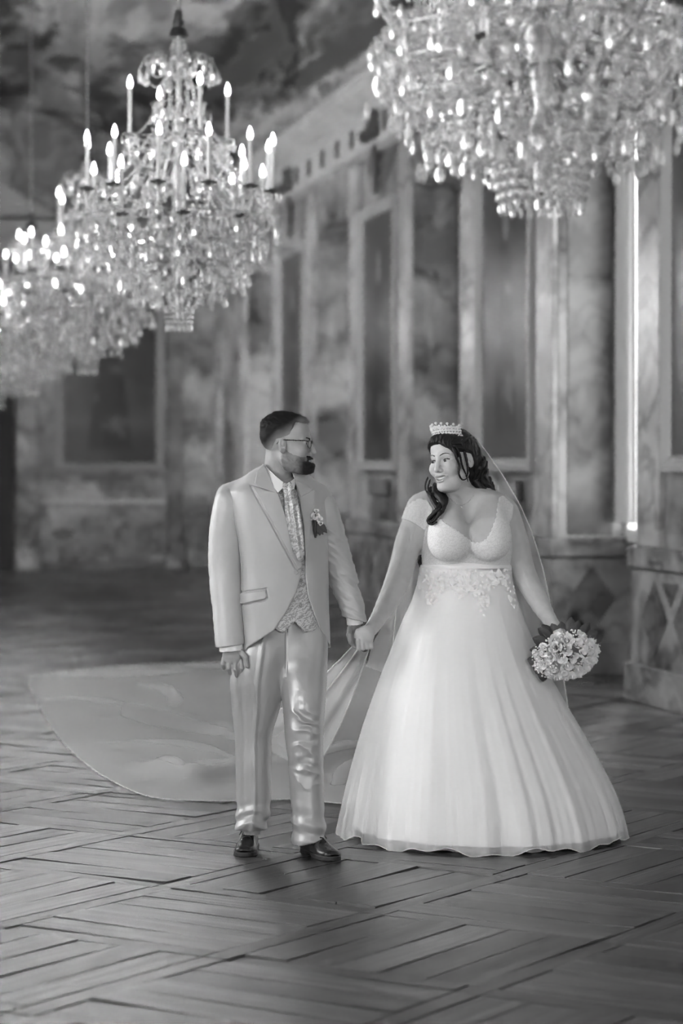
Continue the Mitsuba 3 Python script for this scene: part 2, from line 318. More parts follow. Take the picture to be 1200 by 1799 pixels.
where = {3: 'tall framed dark painting cut off by the right edge of the picture', 4: 'tall framed dark painting on the pier right of the bride', 5: 'tall framed dark painting on the pier between groom and bride',
         6: 'tall framed dark painting directly above the head of the groom', 7: 'dark tall painting seen edge-on at the far end of the right wall'}
for i in (3, 4, 5, 6, 7):
    y = PIERS[i]
    painting(where[i], lambda s, z, h: (WR + .02 - h, -s, z), -(y + .83), -(y - .83), 1.56, 4.27)
    k = nm('wall_plaque'); put(k, box(WR - .02, WR + .02, y - .42, y + .42, 1.32, 1.48, .006), 'bronze', to_hall=True); lab(k, 'dark plaque under the ' + where[i].replace('tall framed dark ', '').replace('dark tall ', ''), 'plaque')

# far wall with its painting, pilasters, doorway and entablature
put('wall_far', join([box(2.68, WR + .9, Y_FAR, Y_FAR + .5, 0, 5.0), box(WL - .9, 1.27, Y_FAR, Y_FAR + .5, 0, 5.0), box(1.27, 2.68, Y_FAR, Y_FAR + .5, 3.4, 5.0), box(WL - .9, WR + .9, Y_FAR, Y_FAR + .5, 5.0, 8.2)]), 'stone_dado', to_hall=True)
lab('wall_far', 'end wall of grey marble with a painting and a doorway', kind='structure')
for x0, x1, m in ((2.70, 3.02, 'marble'), (.93, 1.25, 'marble'), (5.08, 5.3, 'marble_inlay')):
    put(nm('wall_far__pilaster'), box(x0, x1, Y_FAR - .12, Y_FAR, .35, 4.8, .01), m, to_hall=True); put(nm('wall_far__pilaster_base'), box(x0 - .04, x1 + .04, Y_FAR - .17, Y_FAR, 0, .36, .012), 'stone_dado', to_hall=True)
put('wall_far__plinth', box(3.06, 5.06, Y_FAR - .05, Y_FAR, 0, .12, .006), 'marble_inlay', to_hall=True)
put('wall_far__panel', box(3.08, 5.05, Y_FAR - .03, Y_FAR, .12, 1.0, .006), 'stone_dado', to_hall=True)
put('wall_far__dado_rail', box(3.06, 5.06, Y_FAR - .05, Y_FAR, 1.02, 1.10, .01), 'marble_light', to_hall=True)
for k, (cx, cz, rx, rz) in enumerate(((3.42, .55, .18, .10), (3.78, .70, .09, .12), (4.02, .52, .13, .16), (4.28, .55, .07, .12), (4.4, .68, .09, .08), (4.72, .52, .15, .16), (4.93, .66, .07, .10))):
    put(nm('wall_far__inlay'), prism([(cx + rx * math.cos(a) * (1 + .25 * math.sin(3 * a + k)), cz + rz * math.sin(a)) for a in np.linspace(0, 2 * np.pi, 10)[:-1]], Y_FAR - .036, Y_FAR - .03, (0, 2)), 'marble_inlay', to_hall=True)
painting('large dark full-length portrait on the far end wall', lambda s, z, h: (s, Y_FAR - h, z), 3.30, 5.02, 1.55, 4.45, .13, gilt='gilt_dull')
k = nm('wall_plaque'); put(k, box(3.72, 4.52, Y_FAR - .04, Y_FAR, 1.38, 1.5, .006), 'bronze', to_hall=True); lab(k, 'dark plaque under the portrait on the far end wall', 'plaque')
put('door_1', box(1.25, 2.70, Y_FAR + .3, Y_FAR + .36, 0, 3.42), 'black_wood', to_hall=True); lab('door_1', 'dark doorway in the far end wall', kind='structure')
put('trim_3', join([box(WL, WR, Y_FAR - .1, Y_FAR, 4.82, 5.2, .01), box(WL, WR, Y_FAR - .3, Y_FAR, 5.2, 5.46, .03)]), 'plaster', to_hall=True); lab('trim_3', 'entablature across the far end wall', kind='structure')
def ped(o):
    return prism([(.7 - o, 5.5 - o * .6), (3.4 + o, 5.5 - o * .6), (2.05, 6.25 + o)], Y_FAR - .2 + o, Y_FAR, (0, 2))
put('trim_4', ped(0), 'plaster', to_hall=True); lab('trim_4', 'low triangular pediment above the far doorway', kind='structure')
# vaulted ceiling: half ellipse, painted
g = np.linspace(0, math.pi, 49); ys = np.linspace(Y_BACK - .3, Y_FAR + .3, 60)
RX, RISE = (WR - WL) / 2 + .05, 1.75
P = np.zeros((60, 49, 3)); P[..., 0] = CX + RX * np.cos(g)[None]; P[..., 1] = ys[:, None]; P[..., 2] = SPRING + .03 + RISE * np.sin(g)[None]
m = sheet(P); uvc = np.stack([np.broadcast_to(g * 3.0, (60, 49)).ravel(), np.broadcast_to(ys[:, None], (60, 49)).ravel()], 1)
put('ceiling', m, 'fresco', smooth=True, to_hall=True, uv=uvc); lab('ceiling', 'vaulted ceiling with a dark swirling fresco', kind='structure')
# wall behind the camera; its two windows are added to light the couple frontally
put('wall_back', join([box(WL - .9, .2, Y_BACK - .4, Y_BACK, 0, 8.2), box(1.5, 2.5, Y_BACK - .4, Y_BACK, 0, 8.2), box(3.8, WR + .9, Y_BACK - .4, Y_BACK, 0, 8.2), box(.2, 1.5, Y_BACK - .4, Y_BACK, 4.4, 8.2), box(2.5, 3.8, Y_BACK - .4, Y_BACK, 4.4, 8.2), box(.2, 1.5, Y_BACK - .4, Y_BACK, 0, .6), box(2.5, 3.8, Y_BACK - .4, Y_BACK, 0, .6)]), 'plaster_light', to_hall=True)
lab('wall_back', 'plain end wall behind the camera', kind='structure')
for k, x in ((41, .2), (42, 2.5)):
    put(f'window_{k}', join([box(x, x + .08, Y_BACK - .2, Y_BACK - .1, .6, 4.4), box(x + 1.22, x + 1.3, Y_BACK - .2, Y_BACK - .1, .6, 4.4), box(x + .61, x + .69, Y_BACK - .2, Y_BACK - .1, .6, 4.4), box(x, x + 1.3, Y_BACK - .2, Y_BACK - .1, 2.4, 2.48)]), 'window_wood', to_hall=True)
    lab(f'window_{k}', 'added window behind the camera that lights the couple from the front', kind='structure')
    y = Y_BACK - .25; q = np.array([[x, y, .6], [x + 1.3, y, .6], [x + 1.3, y, 4.4], [x, y, 4.4]]); f = np.array([[0, 2, 1], [0, 3, 2]])
    put(f'window_{k}__pane', (q, f), 'pane_glass', to_hall=True, emitter={'type': 'area', 'radiance': grey(BACK_FILL), 'sampling_weight': 10.0})
# ---------------------------------------------------------------- crystal chandeliers
def almond(L, w, n=6):
    prof = [(0, 0), (w * .55, -L * .22), (w, -L * .58), (w * .6, -L * .86), (0, -L)]
    v = [[0, 0, 0]]; f = []
    for r, z in prof[1:-1]:
        for k in range(n): v.append([r * math.cos(2 * math.pi * k / n), r * .55 * math.sin(2 * math.pi * k / n), z])
    v.append([0, 0, -L]); e = len(v) - 1
    for k in range(n):
        k2 = (k + 1) % n
        f.append([0, 1 + k2, 1 + k] if False else [0, 1 + k, 1 + k2]); f.append([e, 1 + 2 * n + k2, 1 + 2 * n + k])
        for r in range(2):
            a, b, c, d = 1 + r * n + k, 1 + r * n + k2, 1 + (r + 1) * n + k2, 1 + (r + 1) * n + k
            f += [[a, c, b], [a, d, c]]
    return np.array(v), np.array(f)

def beads(path, r, gap=1.9):
    p = np.asarray(path, float); s = np.concatenate([[0], np.cumsum(np.linalg.norm(np.diff(p, axis=0), axis=1))])
    n = max(3, int(s[-1] / (r * gap))); t = np.linspace(0, s[-1], n)
    c = np.stack([np.interp(t, s, p[:, k]) for k in range(3)], 1)
    v = (OCT.vertices[None] * r * np.array([1, 1, .92]) + c[:, None]).reshape(-1, 3)
    f = (OCT.faces[None] + (np.arange(n) * len(OCT.vertices))[:, None, None]).reshape(-1, 3)
    return v, f
def swag(a, b, sag, n=14):
    t = np.linspace(0, 1, n)[:, None]; p = np.asarray(a) * (1 - t) + np.asarray(b) * t
    p[:, 2] -= sag * 4 * (t * (1 - t))[:, 0]
    return p
ALM = {s: almond(*s) for s in ((.062, .019), (.085, .024), (.05, .014), (.11, .026))}
BULBM = lathe([(0, 0), (.009, 0), (.013, .006), (.0175, .022), (.0165, .036), (.0105, .058), (.004, .073), (0, .078)], 14)
CUPM = lathe([(.0, -.02), (.012, -.012), (.045, .0), (.05, .008), (.046, .008), (.013, .004), (.016, .02), (.0, .02)], 16)
def chandelier(label, X, Y, z0, style, near, turn, wick=1.0):
    rg = np.random.default_rng(int(Y * 100))
    k = nm('chandelier'); lab(k, label, 'chandelier')
    base = hall_pt(X, Y, z0); D = lambda m: (np.asarray(m[0]) + base, m[1])
    S = style; pend, strings, arms = [], [], []
    pol = lambda r, a, z: np.array([r * math.cos(a), r * math.sin(a), z])
    top = S['top']
    put(k + '__stem', D(lathe([(0, .05), (.02, .06), (.03, .16), (.05, .22), (.022, .30), (.045, .42), (.06, .50), (.03, .58), (.03, .8), (.055, .9), (.025, 1.0), (.03, 1.15), (.05, 1.22), (.022, 1.3), (.02, top - .25), (.02, top - .14), (0, top - .14)], 14)), 'silvered', smooth=35)
    put(k + '__finial', D(lathe([(0, top - .16), (.06, top - .155), (.045, top - .11), (.028, top - .10), (.034, top - .085), (.034, top - .06), (.02, top - .05), (.024, top - .03), (.018, top), (0, top)], 14)), 'dark_metal', smooth=35)
    put(k + '__rod', D(tube([[0, 0, top - .01], [0, 0, SPRING + RISE - .02 - z0]], .009, 8)), 'silvered', smooth=True)
    # crown: arcs at the top with a skirt of pendants
    nb = 10
    for i in range(nb):
        a = 2 * math.pi * i / nb + turn
        arc = [pol(r, a, z) for r, z in ((.02, top - .42), (.06, top - .31), (.13, top - .255), (.20, top - .28), (.235, top - .36), (.215, top - .40))]
        arms.append(tube(arc, .006, 5))
        for r, z in ((.13, top - .26), (.19, top - .28), (.235, top - .355)): pend.append((pol(r, a, z), .085 if r > .2 else .062))
        b = a + math.pi / nb; pend.append((pol(.16, b, top - .29), .085)); strings.append(beads(swag(pol(.235, a, top - .36), pol(.235, a + 2 * math.pi / nb, top - .36), .07), .0085))
        strings.append(beads(swag(pol(.03, a, top - .18), pol(.07, a, top - .30), .0, 5), .011)); strings.append(beads(swag(pol(.05, a, top - .30), pol(.11, a + .3, top - .62), -.03), .010))
        pend.append((pol(.10 + .04 * (i % 2), b, top - .45 - .06 * (i % 3)), .062)); pend.append((pol(.12, a, top - .58), .062))
    # candle tiers
    n = 0
    for r, z, num, da, r_in, z_in in S['tiers']:
        for i in range(num):
            a = 2 * math.pi * i / num + da + turn
            ca = pol(r, a, z)
            arc = [pol(r_in, a, z_in), pol(r_in + (r - r_in) * .35, a, z_in - .10 * (r - r_in) / .4), pol(r_in + (r - r_in) * .72, a, z_in - .12 - .02), pol(r * .985, a, z - .14), pol(r * 1.015, a, z - .07), pol(r, a, z - .015)]
            tt = np.linspace(0, 5, 16); arc = np.array(arc); arc = np.stack([np.interp(tt, range(6), arc[:, q]) for q in range(3)], 1)
            arc[1:-1] = (arc[:-2] + 2 * arc[1:-1] + arc[2:]) / 4
            arms.append(tube(arc, .0075, 6))
            lean = rg.normal(0, .006, 2)
            put(nm(k + '__drip_dish'), D(move(CUPM, ca)), 'dark_metal' if z < 1.0 else 'silvered', smooth=40)
            h = S['candle']; t2 = ca + [lean[0], lean[1], h]
            put(nm(k + '__candle'), D(tube([ca + [0, 0, .0], t2], .0125, 12)), 'candle_wax', smooth=40)
            bk = nm(k + '__bulb'); put(bk, D(move(BULBM, t2)), 'bulb_glass', smooth=True, emitter={'type': 'area', 'radiance': grey(BULB * wick), 'sampling_weight': .25})
            n += 1
            for q in range(7): pend.append((ca + pol(.05, a + q * .9, -.002), .062 if q % 2 else .05))
            for q in (4, 7, 10): pend.append((arc[q] - [0, 0, .008], .085 if q == 7 else .062))
            a2 = 2 * math.pi * (i + 1) / num + da + turn; c2 = pol(r, a2, z)
            strings.append(beads(swag(ca, c2, .10 if num > 6 else .16), .0115))
            zt = z + .34 if z < 1 else top - .5
            strings.append(beads(swag(pol(r * .32, a, zt), ca - [0, 0, .01], .06), .0115))
            strings.append(beads(swag(ca - [0, 0, .05], pol(r * .55, a + .12, z - .36), .07), .0115))
    # bowl: rings of drops one above the other, each with its swags
    for r, z, num, ln in S['rings']:
        ring = [pol(r, t, z) for t in np.linspace(0, 2 * math.pi, 41)]
        arms.append(tube(ring, .0032, 5, False))
        ph = rg.uniform(0, 6)
        for i in range(num):
            a = 2 * math.pi * i / num + ph
            pend.append((pol(r + rg.normal(0, .012), a, z - .05 * abs(math.sin(a * S['lobes'] / 2)) - .03 * rg.random()), ln))
            if i % 2 == 0: strings.append(beads(swag(pol(r, a, z), pol(r, a + 4 * math.pi / num, z), .05), .0085))
    # filling drops on the arms inside the body
    for q in range(S['fill']):
        z = rg.uniform(*S['fill_z']); rr = np.interp(z, S['env_z'], S['env_r']); r = rr * math.sqrt(rg.uniform(.08, 1.0)); pend.append((pol(r, rg.uniform(0, 6.28), z), rg.choice([.05, .062, .085])))
    # basket of bead rows at the very bottom
    br, bh = S['basket']
    rb = .0155 if br > .1 else .0115
    for q in range(4):
        z = bh * (1 - q / 4) + .012; r = br * (1 - .04 * q)
        strings.append(beads([pol(r, t, z) for t in np.linspace(0, 2 * math.pi, 60)], rb, 2.15))
    for i in range(int(br * 190)): pend.append((pol(br * .88, 2 * math.pi * i / int(br * 190), .030), .05))
    for i in range(12): strings.append(beads(swag(pol(br, i * math.pi / 6, bh), pol(br * 1.9, i * math.pi / 6 + .2, bh + .17), .03), .0105))
    for m in arms: put(nm(k + '__arm'), D(m), 'silvered', smooth=True)
    near_n = 300 if near else 60
    mats = []
    for c, ln in pend:
        s = min(ALM, key=lambda s: abs(s[0] - ln)); m = spin(ALM[s], rg.uniform(0, 6.28)); m = (m[0] * S.get('drop', 1.0), m[1]); mats.append(move(m, c))
    order = np.argsort([m[0][:, :2].mean(0) @ (base[:2] / np.linalg.norm(base[:2])) - .25 * abs(m[0][:, 2].mean() - .5) for m in mats])   # the side in view first
    order = rg.permutation(len(mats)) if not near else order
    for i in order[:near_n]: put(nm(k + '__crystal_drop'), D(mats[i]), 'crystal')
    if len(order) > near_n: put(k + '__crystal_drops', D(join([mats[i] for i in order[near_n:]])), 'crystal'); lab(k + '__crystal_drops', kind='stuff')
    if near:
        for m in strings: put(nm(k + '__bead_string'), D(m), 'crystal')
    else:
        put(k + '__bead_strings', D(join(strings)), 'crystal'); lab(k + '__bead_strings', kind='stuff')
STYLE_A = dict(lobes=12, top=1.90, candle=.275, basket=(.085, .115), fill=260, fill_z=(.22, .95), env_z=(.2, .3, .45, .62, .8, .95), env_r=(.24, .38, .53, .57, .42, .25),
               tiers=((.50, .64, 8, .0, .04, .52), (.565, .81, 12, .26, .04, .66), (.315, 1.14, 4, .35, .035, 1.04)),
               rings=((.575, .66, 40, .085), (.53, .50, 36, .085), (.40, .35, 30, .085), (.27, .25, 20, .062), (.33, 1.12, 16, .062), (.16, 1.2, 12, .062), (.17, 1.34, 12, .062)))
STYLE_B = dict(lobes=8, top=1.75, candle=.24, basket=(.135, .125), fill=300, fill_z=(.14, .85), env_z=(.15, .25, .4, .5, .7, .85), env_r=(.28, .37, .46, .47, .42, .25), drop=.72,
               tiers=((.42, .57, 8, .0, .04, .44), (.48, .72, 12, .26, .04, .58), (.28, 1.05, 4, .35, .035, .95)),
               rings=((.475, .50, 44, .085), (.47, .41, 44, .085), (.42, .32, 44, .085), (.34, .23, 40, .085), (.24, .21, 30, .062), (.3, 1.02, 16, .062), (.16, 1.1, 12, .062)))
chandelier('large crystal chandelier cut off by the top edge above the bride', 1.98, 6.72, 2.317, STYLE_B, True, .35, 1.0)
chandelier('crystal chandelier hanging fully in view above the groom, with tall lit candles', 1.988, 14.4, 2.419, STYLE_A, True, .12, 2.6)
chandelier('blurred crystal chandelier on a long rod just behind the one above the groom', 1.993, 19.9, 2.37, STYLE_A, False, .5, 7.0)
chandelier('blurred crystal chandelier at the left edge, third behind the one above the bride', 1.975, 25.6, 2.37, STYLE_A, False, .3, 8.5)
chandelier('farthest blurred crystal chandelier, half cut off by the left edge', 1.975, 31.2, 2.37, STYLE_A, False, .1, 8.5)
from scipy.interpolate import PchipInterpolator
# ---------------------------------------------------------------- modelling by signed distance
def sub_nets(D, lo, h):
    s = D < 0; shape = np.array(D.shape); C = shape - 1
    cell = lambda i, j, k: (i * C[1] + j) * C[2] + k
    acc, quads = [], []
    for ax in range(3):
        a = [slice(None)] * 3; b = [slice(None)] * 3; a[ax] = slice(0, -1); b[ax] = slice(1, None)
        sa, sb = s[tuple(a)], s[tuple(b)]
        I = np.argwhere(sa != sb)
        if not len(I): continue
        J = I.copy(); J[:, ax] += 1
        da, db = D[tuple(I.T)], D[tuple(J.T)]
        t = da / (da - db)
        pos = I.astype(float); pos[:, ax] += t
        u, v = (ax + 1) % 3, (ax + 2) % 3
        ok = (I[:, u] > 0) & (I[:, v] > 0) & (I[:, u] < C[u]) & (I[:, v] < C[v])
        I, pos, neg = I[ok], pos[ok], sa[tuple(I[ok].T)]
        ids = []
        for du, dv in ((-1, -1), (0, -1), (0, 0), (-1, 0)):
            c = I.copy(); c[:, u] += du; c[:, v] += dv
            ids.append(cell(*c.T)); acc.append((ids[-1], pos))
        q = np.stack(ids, 1); q[~neg] = q[~neg][:, ::-1]
        quads.append(q)
    ids = np.concatenate([a[0] for a in acc]); pos = np.concatenate([a[1] for a in acc]); Q = np.concatenate(quads)
    u, inv = np.unique(ids, return_inverse=True); n = np.bincount(inv)
    V = np.stack([np.bincount(inv, pos[:, k]) / n for k in range(3)], 1) * h + lo
    return V, np.searchsorted(u, Q)
def mesh_sdf(f, lo, hi, h, B=8):
    lo, hi = np.asarray(lo, float), np.asarray(hi, float)
    nb = np.ceil((hi - lo) / h / B).astype(int) + 1
    g = np.stack(np.meshgrid(*[np.arange(k) for k in nb], indexing='ij'), -1).reshape(-1, 3)
    d = f(lo + (g * B + (B - 1) / 2) * h)
    D = np.repeat(np.repeat(np.repeat(np.where(d < 0, -1., 1.).reshape(nb), B, 0), B, 1), B, 2)
    act = g[np.abs(d) < B * h * 1.35 + .006]
    o = np.stack(np.meshgrid(*[np.arange(B)] * 3, indexing='ij'), -1).reshape(-1, 3)
    for i in range(0, len(act), 300):
        a = act[i:i + 300]; idx = (a[:, None] * B + o[None]).reshape(-1, 3)
        D[tuple(idx.T)] = f(lo + idx * h)
    return sub_nets(D, lo, h)
def ln(v): return np.sqrt((v * v).sum(-1))
def sph(p, c, r): return ln(p - np.asarray(c)) - r
def ell(p, c, r, R=None):
    q = p - np.asarray(c)
    if R is not None: q = q @ R
    r = np.asarray(r, float); k0 = ln(q / r); k1 = ln(q / (r * r))
    return k0 * (k0 - 1) / np.maximum(k1, 1e-9)
def cone(p, a, b, ra, rb=None):
    a, b = np.asarray(a, float), np.asarray(b, float); rb = ra if rb is None else rb
    ab = b - a; t = np.clip(((p - a) @ ab) / (ab @ ab + 1e-12), 0, 1)
    return ln(p - a - t[:, None] * ab) - (ra + (rb - ra) * t)
def smin(a, b, k):
    h = np.clip(.5 + .5 * (b - a) / k, 0, 1); return b * (1 - h) + a * h - k * h * (1 - h)
def smax(a, b, k): return -smin(-a, -b, k)
def chain(p, pts, rs, k=.01):
    d = None
    if k < 0:                                                       # smooth limb: follow a curve through the points
        k, m = -k, len(pts); c = bez(pts, 4 * (m - 1)); rs = PchipInterpolator(np.arange(m), rs)(np.linspace(0, m - 1, len(c))); pts = c
    for i in range(len(pts) - 1):
        c = cone(p, pts[i], pts[i + 1], rs[i], rs[i + 1]); d = c if d is None else smin(d, c, k)
    return d
def stack(p, zs, cx, cy, w, dd, n=2.4, shear=0.0, x0=0.0):
    """A body of near-elliptical sections; all rows given from the lowest up."""
    z = np.clip(p[:, 2], zs[0], zs[-1]); zf = np.linspace(zs[0], zs[-1], 300); I = lambda a: np.interp(z, zf, PchipInterpolator(zs, a)(zf))
    w_, d_ = I(w), I(dd); x = p[:, 0] - I(cx); y = p[:, 1] - I(cy) - shear * (p[:, 0] - x0)
    a, b = np.abs(x) / w_ + 1e-9, np.abs(y) / d_ + 1e-9
    q = (a ** n + b ** n) ** (1 / n)
    g = np.sqrt((a ** (n - 1) / w_) ** 2 + (b ** (n - 1) / d_) ** 2) * q ** (1 - n)
    d = (q - 1) / np.maximum(g, 1e-6) ; d = np.clip(d, -.2, 5)
    return np.maximum(d, np.maximum(zs[0] - p[:, 2], p[:, 2] - zs[-1]))
def poly2(x, z, V):
    """Signed distance to a polygon in the x-z plane, negative inside."""
    V = np.asarray(V, float); d = np.full(len(x), 1e9); ins = np.zeros(len(x), bool)
    for i in range(len(V)):
        a, b = V[i], V[i - 1]; e = b - a; wx, wz = x - a[0], z - a[1]
        t = np.clip((wx * e[0] + wz * e[1]) / (e @ e + 1e-12), 0, 1)
        d = np.minimum(d, (wx - t * e[0]) ** 2 + (wz - t * e[1]) ** 2)
        c = (a[1] > z) != (b[1] > z)
        ins ^= c & (x < (b[0] - a[0]) * (z - a[1]) / (b[1] - a[1] + 1e-15) + a[0])
    return np.where(ins, -1, 1) * np.sqrt(d)
def nz(p, f, seed=0, o=3): return meshkit.fbm(np.asarray(p) * f + 100, o, seed) - .5
def rotz(a): c, s = math.cos(a), math.sin(a); return np.array([[c, -s, 0], [s, c, 0], [0, 0, 1.0]])
def rotx(a): c, s = math.cos(a), math.sin(a); return np.array([[1, 0, 0], [0, c, -s], [0, s, c]])
def roty(a): c, s = math.cos(a), math.sin(a); return np.array([[c, 0, s], [0, 1, 0], [-s, 0, c]])
def fwd(m, R, c, s=1.0): return np.asarray(m[0]) * s @ R.T + c, m[1]
def bez(P, n=24):
    """Smooth curve through the given points."""
    P = np.asarray(P, float); Q = np.vstack([2 * P[0] - P[1], P, 2 * P[-1] - P[-2]]); out = []
    m = max(2, n // (len(P) - 1))
    for i in range(len(P) - 1):
        t = np.linspace(0, 1, m, endpoint=False)[:, None]; a, b, c, d = Q[i:i + 4]
        out.append(.5 * (2 * b + (c - a) * t + (2 * a - 5 * b + 4 * c - d) * t ** 2 + (3 * b - a - 3 * c + d) * t ** 3))
    return np.vstack(out + [P[-1:]])

def head_sdf(p, full=0.0, smile=0.0, k_nose=1.0, slit=.0046, ear=.016):
    """A head in its own frame: eyes at z = 0, face towards -y. full rounds the cheeks, smile opens the mouth."""
    x = np.abs(p[:, 0]); q = np.stack([x, p[:, 1], p[:, 2]], 1)
    d = ell(p, (0, .014, .032), (.074, .095, .084))
    d = smin(d, ell(p, (0, -.045, .045), (.060, .048, .052)), .02)
    d = smin(d, ell(p, (0, -.028, -.036), (.060 + .003 * full, .060, .083)), .03)
    d = smin(d, cone(q, (.048 + .003 * full, .0, -.06), (.012 + .004 * full, -.075, -.102), .018 + .002 * full, .016), .028)
    d = smin(d, sph(p, (0, -.083, -.104), .0165), .02)
    d = smin(d, sph(q, (.036 + .001 * full, -.063 - .003 * full, -.034 + .003 * smile), .026 + .003 * full + .001 * smile), .02)
    d = smin(d, cone(q, (0, -.087, .020), (.040, -.070, .020), .0125, .010), .012)
    if full: d = smin(d, ell(p, (0, -.040, -.110), (.036, .036, .018)), .025)
    d = smin(d, ell(p, (0, -.083, -.068), (.026, .019, .022)), .016)
    d = smin(d, cone(p, (0, -.092, .006), (0, -.1125 * (.985 + .015 * k_nose), -.034), .0075 * k_nose, .0100 * k_nose), .010)
    d = smin(d, sph(q, (.0118, -.1005, -.038), .0078), .006)
    d = smax(d, -ell(q, (.0325, -.100, .001), (.0165, .0135, .0095)), .010)
    d = smin(d, sph(q, (.0315, -.0745, .0005), .0145), .003)
    d = smax(d, -ell(q, (.0315, -.0905, .0), (.0128, .012, slit)), .0012)
    d = smax(d, -sph(q, (.0055, -.108, -.0445), .0032), .002)
    cz = -.072 + .004 * smile; up = .007 * smile
    mw = .0235 + .006 * smile
    d = smin(d, chain(q, [(0, -.1035, cz + .0065 + .0015 * smile), (.012, -.100, cz + .0065 + .0015 * smile), (mw, -.087, cz + up)], [.0048, .0046, .003], .004), .003)
    d = smin(d, chain(q, [(0, -.1015, cz - .0078 - .0055 * smile), (.012, -.098, cz - .007 - .004 * smile), (mw, -.086, cz + up)], [.0058, .0054, .003], .004), .003)
    if smile:
        zz = p[:, 2] - (cz - .002) - (up + .001) * (x / mw) ** 2
        d = smax(d, -ell(np.stack([p[:, 0], p[:, 1], zz], 1), (0, -.104, 0), (mw - .001, .020, .0085 * smile)), .002)
    else: d = smax(d, -ell(p, (0, -.108, cz - .0005), (.023, .012, .0012)), .002)
    e = ell(q, (.0765, ear, -.010), (.0065, .0175, .031), rotz(-.35))
    e = smax(e, -ell(q, (.0855, ear - .004, -.006), (.0085, .0115, .021), rotz(-.35)), .002)
    e = smin(e, ell(q, (.080, ear - .004, -.004), (.004, .006, .012), rotz(-.35)), .003)
    return smin(d, e, .005)
SK = 1.0
def skin_fn(base):
    def fn(p, n, uv):
        return mi.Color3f(base * (.94 + .12 * fbm(p.x * 40, p.y * 40, p.z * 40, 2)))
    return fn
plastic('skin_groom', proc(skin_fn(.42)), .38, ior=1.4)
plastic('skin_bride', proc(skin_fn(.58)), .36, ior=1.4)
plastic('dark_hair', .006, .3, ior=1.35)
plastic('eye_white', .55, .08)
plastic('eye_dark', .012, .05)
plastic('lip_bride', .24, .25)
scene['teeth'] = {'type': 'twosided', 'bsdf': {'type': 'roughplastic', 'diffuse_reflectance': grey(.8), 'alpha': .15}}
scene['hair_tint'] = {'type': 'twosided', 'bsdf': {'type': 'principled', 'base_color': {'type': 'mesh_attribute', 'name': 'vertex_color'}, 'roughness': .6, 'specular': .12}}
def weave(base, amp, f):
    def fn(p, n, uv): return mi.Color3f(base * (1 - amp + 2 * amp * fbm(p.x * f, p.y * f, p.z * f * .6, 3)))
    return fn
def satin(key, tex, rough, metal=.35):
    scene[key] = {'type': 'twosided', 'bsdf': {'type': 'principled', 'base_color': tex if isinstance(tex, dict) else grey(tex), 'roughness': rough, 'metallic': metal, 'specular': .5}}
satin('suit_cloth', .47, .5, .15)
satin('trouser_satin', .38, .40, .34)
matte('shirt_cloth', .85)
def damask(p, n, uv):
    a = fbm(p.x * 60, p.y * 30, p.z * 60, 3); b = smoothstep(.47, .53, fbm(p.x * 150 + 6 * a, p.y * 40, p.z * 150 + 6 * a, 2))
    return mi.Color3f(.33 + .30 * b)
satin('waistcoat_cloth', proc(damask), .4, .2)
plastic('shoe_leather', .012, .12)
plastic('lens_rim', .02, .1)
scene['lens_glass'] = {'type': 'thindielectric', 'int_ior': 1.3}
plastic('lace_cord', .008, .4)
MD, BD = 9.95, 10.4                                                # depths of the groom and of the bride
def pxz(L, D=MD): return [((x - 600) / F_PX * D, EYE - (y - HORIZON) / F_PX * D) for x, y in L]
def rows(R, D=MD):
    R = sorted(R, key=lambda r: -r[0]); a = np.array(R, float)
    return dict(zs=EYE - (a[:, 0] - HORIZON) / F_PX * D, cx=(a[:, 1] - 600) / F_PX * D, w=a[:, 2] / F_PX * D, dd=a[:, 3], cy=D + a[:, 4])
def leaf(L, w, bend=.2):
    t = np.linspace(0, 1, 7); P = np.zeros((7, 5, 3)); ww = w * np.sin(np.pi * np.clip(t * .93 + .05, 0, 1)) ** .8
    for j, s in enumerate(np.linspace(-1, 1, 5)):
        P[:, j, 0] = s * ww; P[:, j, 1] = .25 * np.abs(s) * ww; P[:, j, 2] = L * t
        P[:, j, 1] += bend * L * t ** 2
    return sheet(P)
def rose(r, seed, n=14):
    rg = np.random.default_rng(seed); ms = []
    for k in range(n):
        a = k * 2.399; t = k / (n - 1); rr = r * (.15 + .62 * t); 
        P = np.zeros((5, 5, 3)); w = r * (.35 + .35 * t)
        for i, u in enumerate(np.linspace(0, 1, 5)):
            for j, s in enumerate(np.linspace(-1, 1, 5)):
                ang = a + s * (1.0 - .35 * t); out = rr * (.75 + .5 * u * (.3 + t)) * (1 - .12 * s * s)
                P[i, j] = (out * math.cos(ang), out * math.sin(ang), r * (.75 * u * (1 - .35 * t) * (1 - .3 * s * s) - .25 * t) + rg.normal(0, .02) * r)
        ms.append(sheet(P))
    return join(ms)
matte('petal_white', .92); matte('petal_cream', .84)
scene['leaf_dark'] = {'type': 'twosided', 'bsdf': {'type': 'roughplastic', 'diffuse_reflectance': grey(.028), 'alpha': .25}}
# ---------------------------------------------------------------- the groom

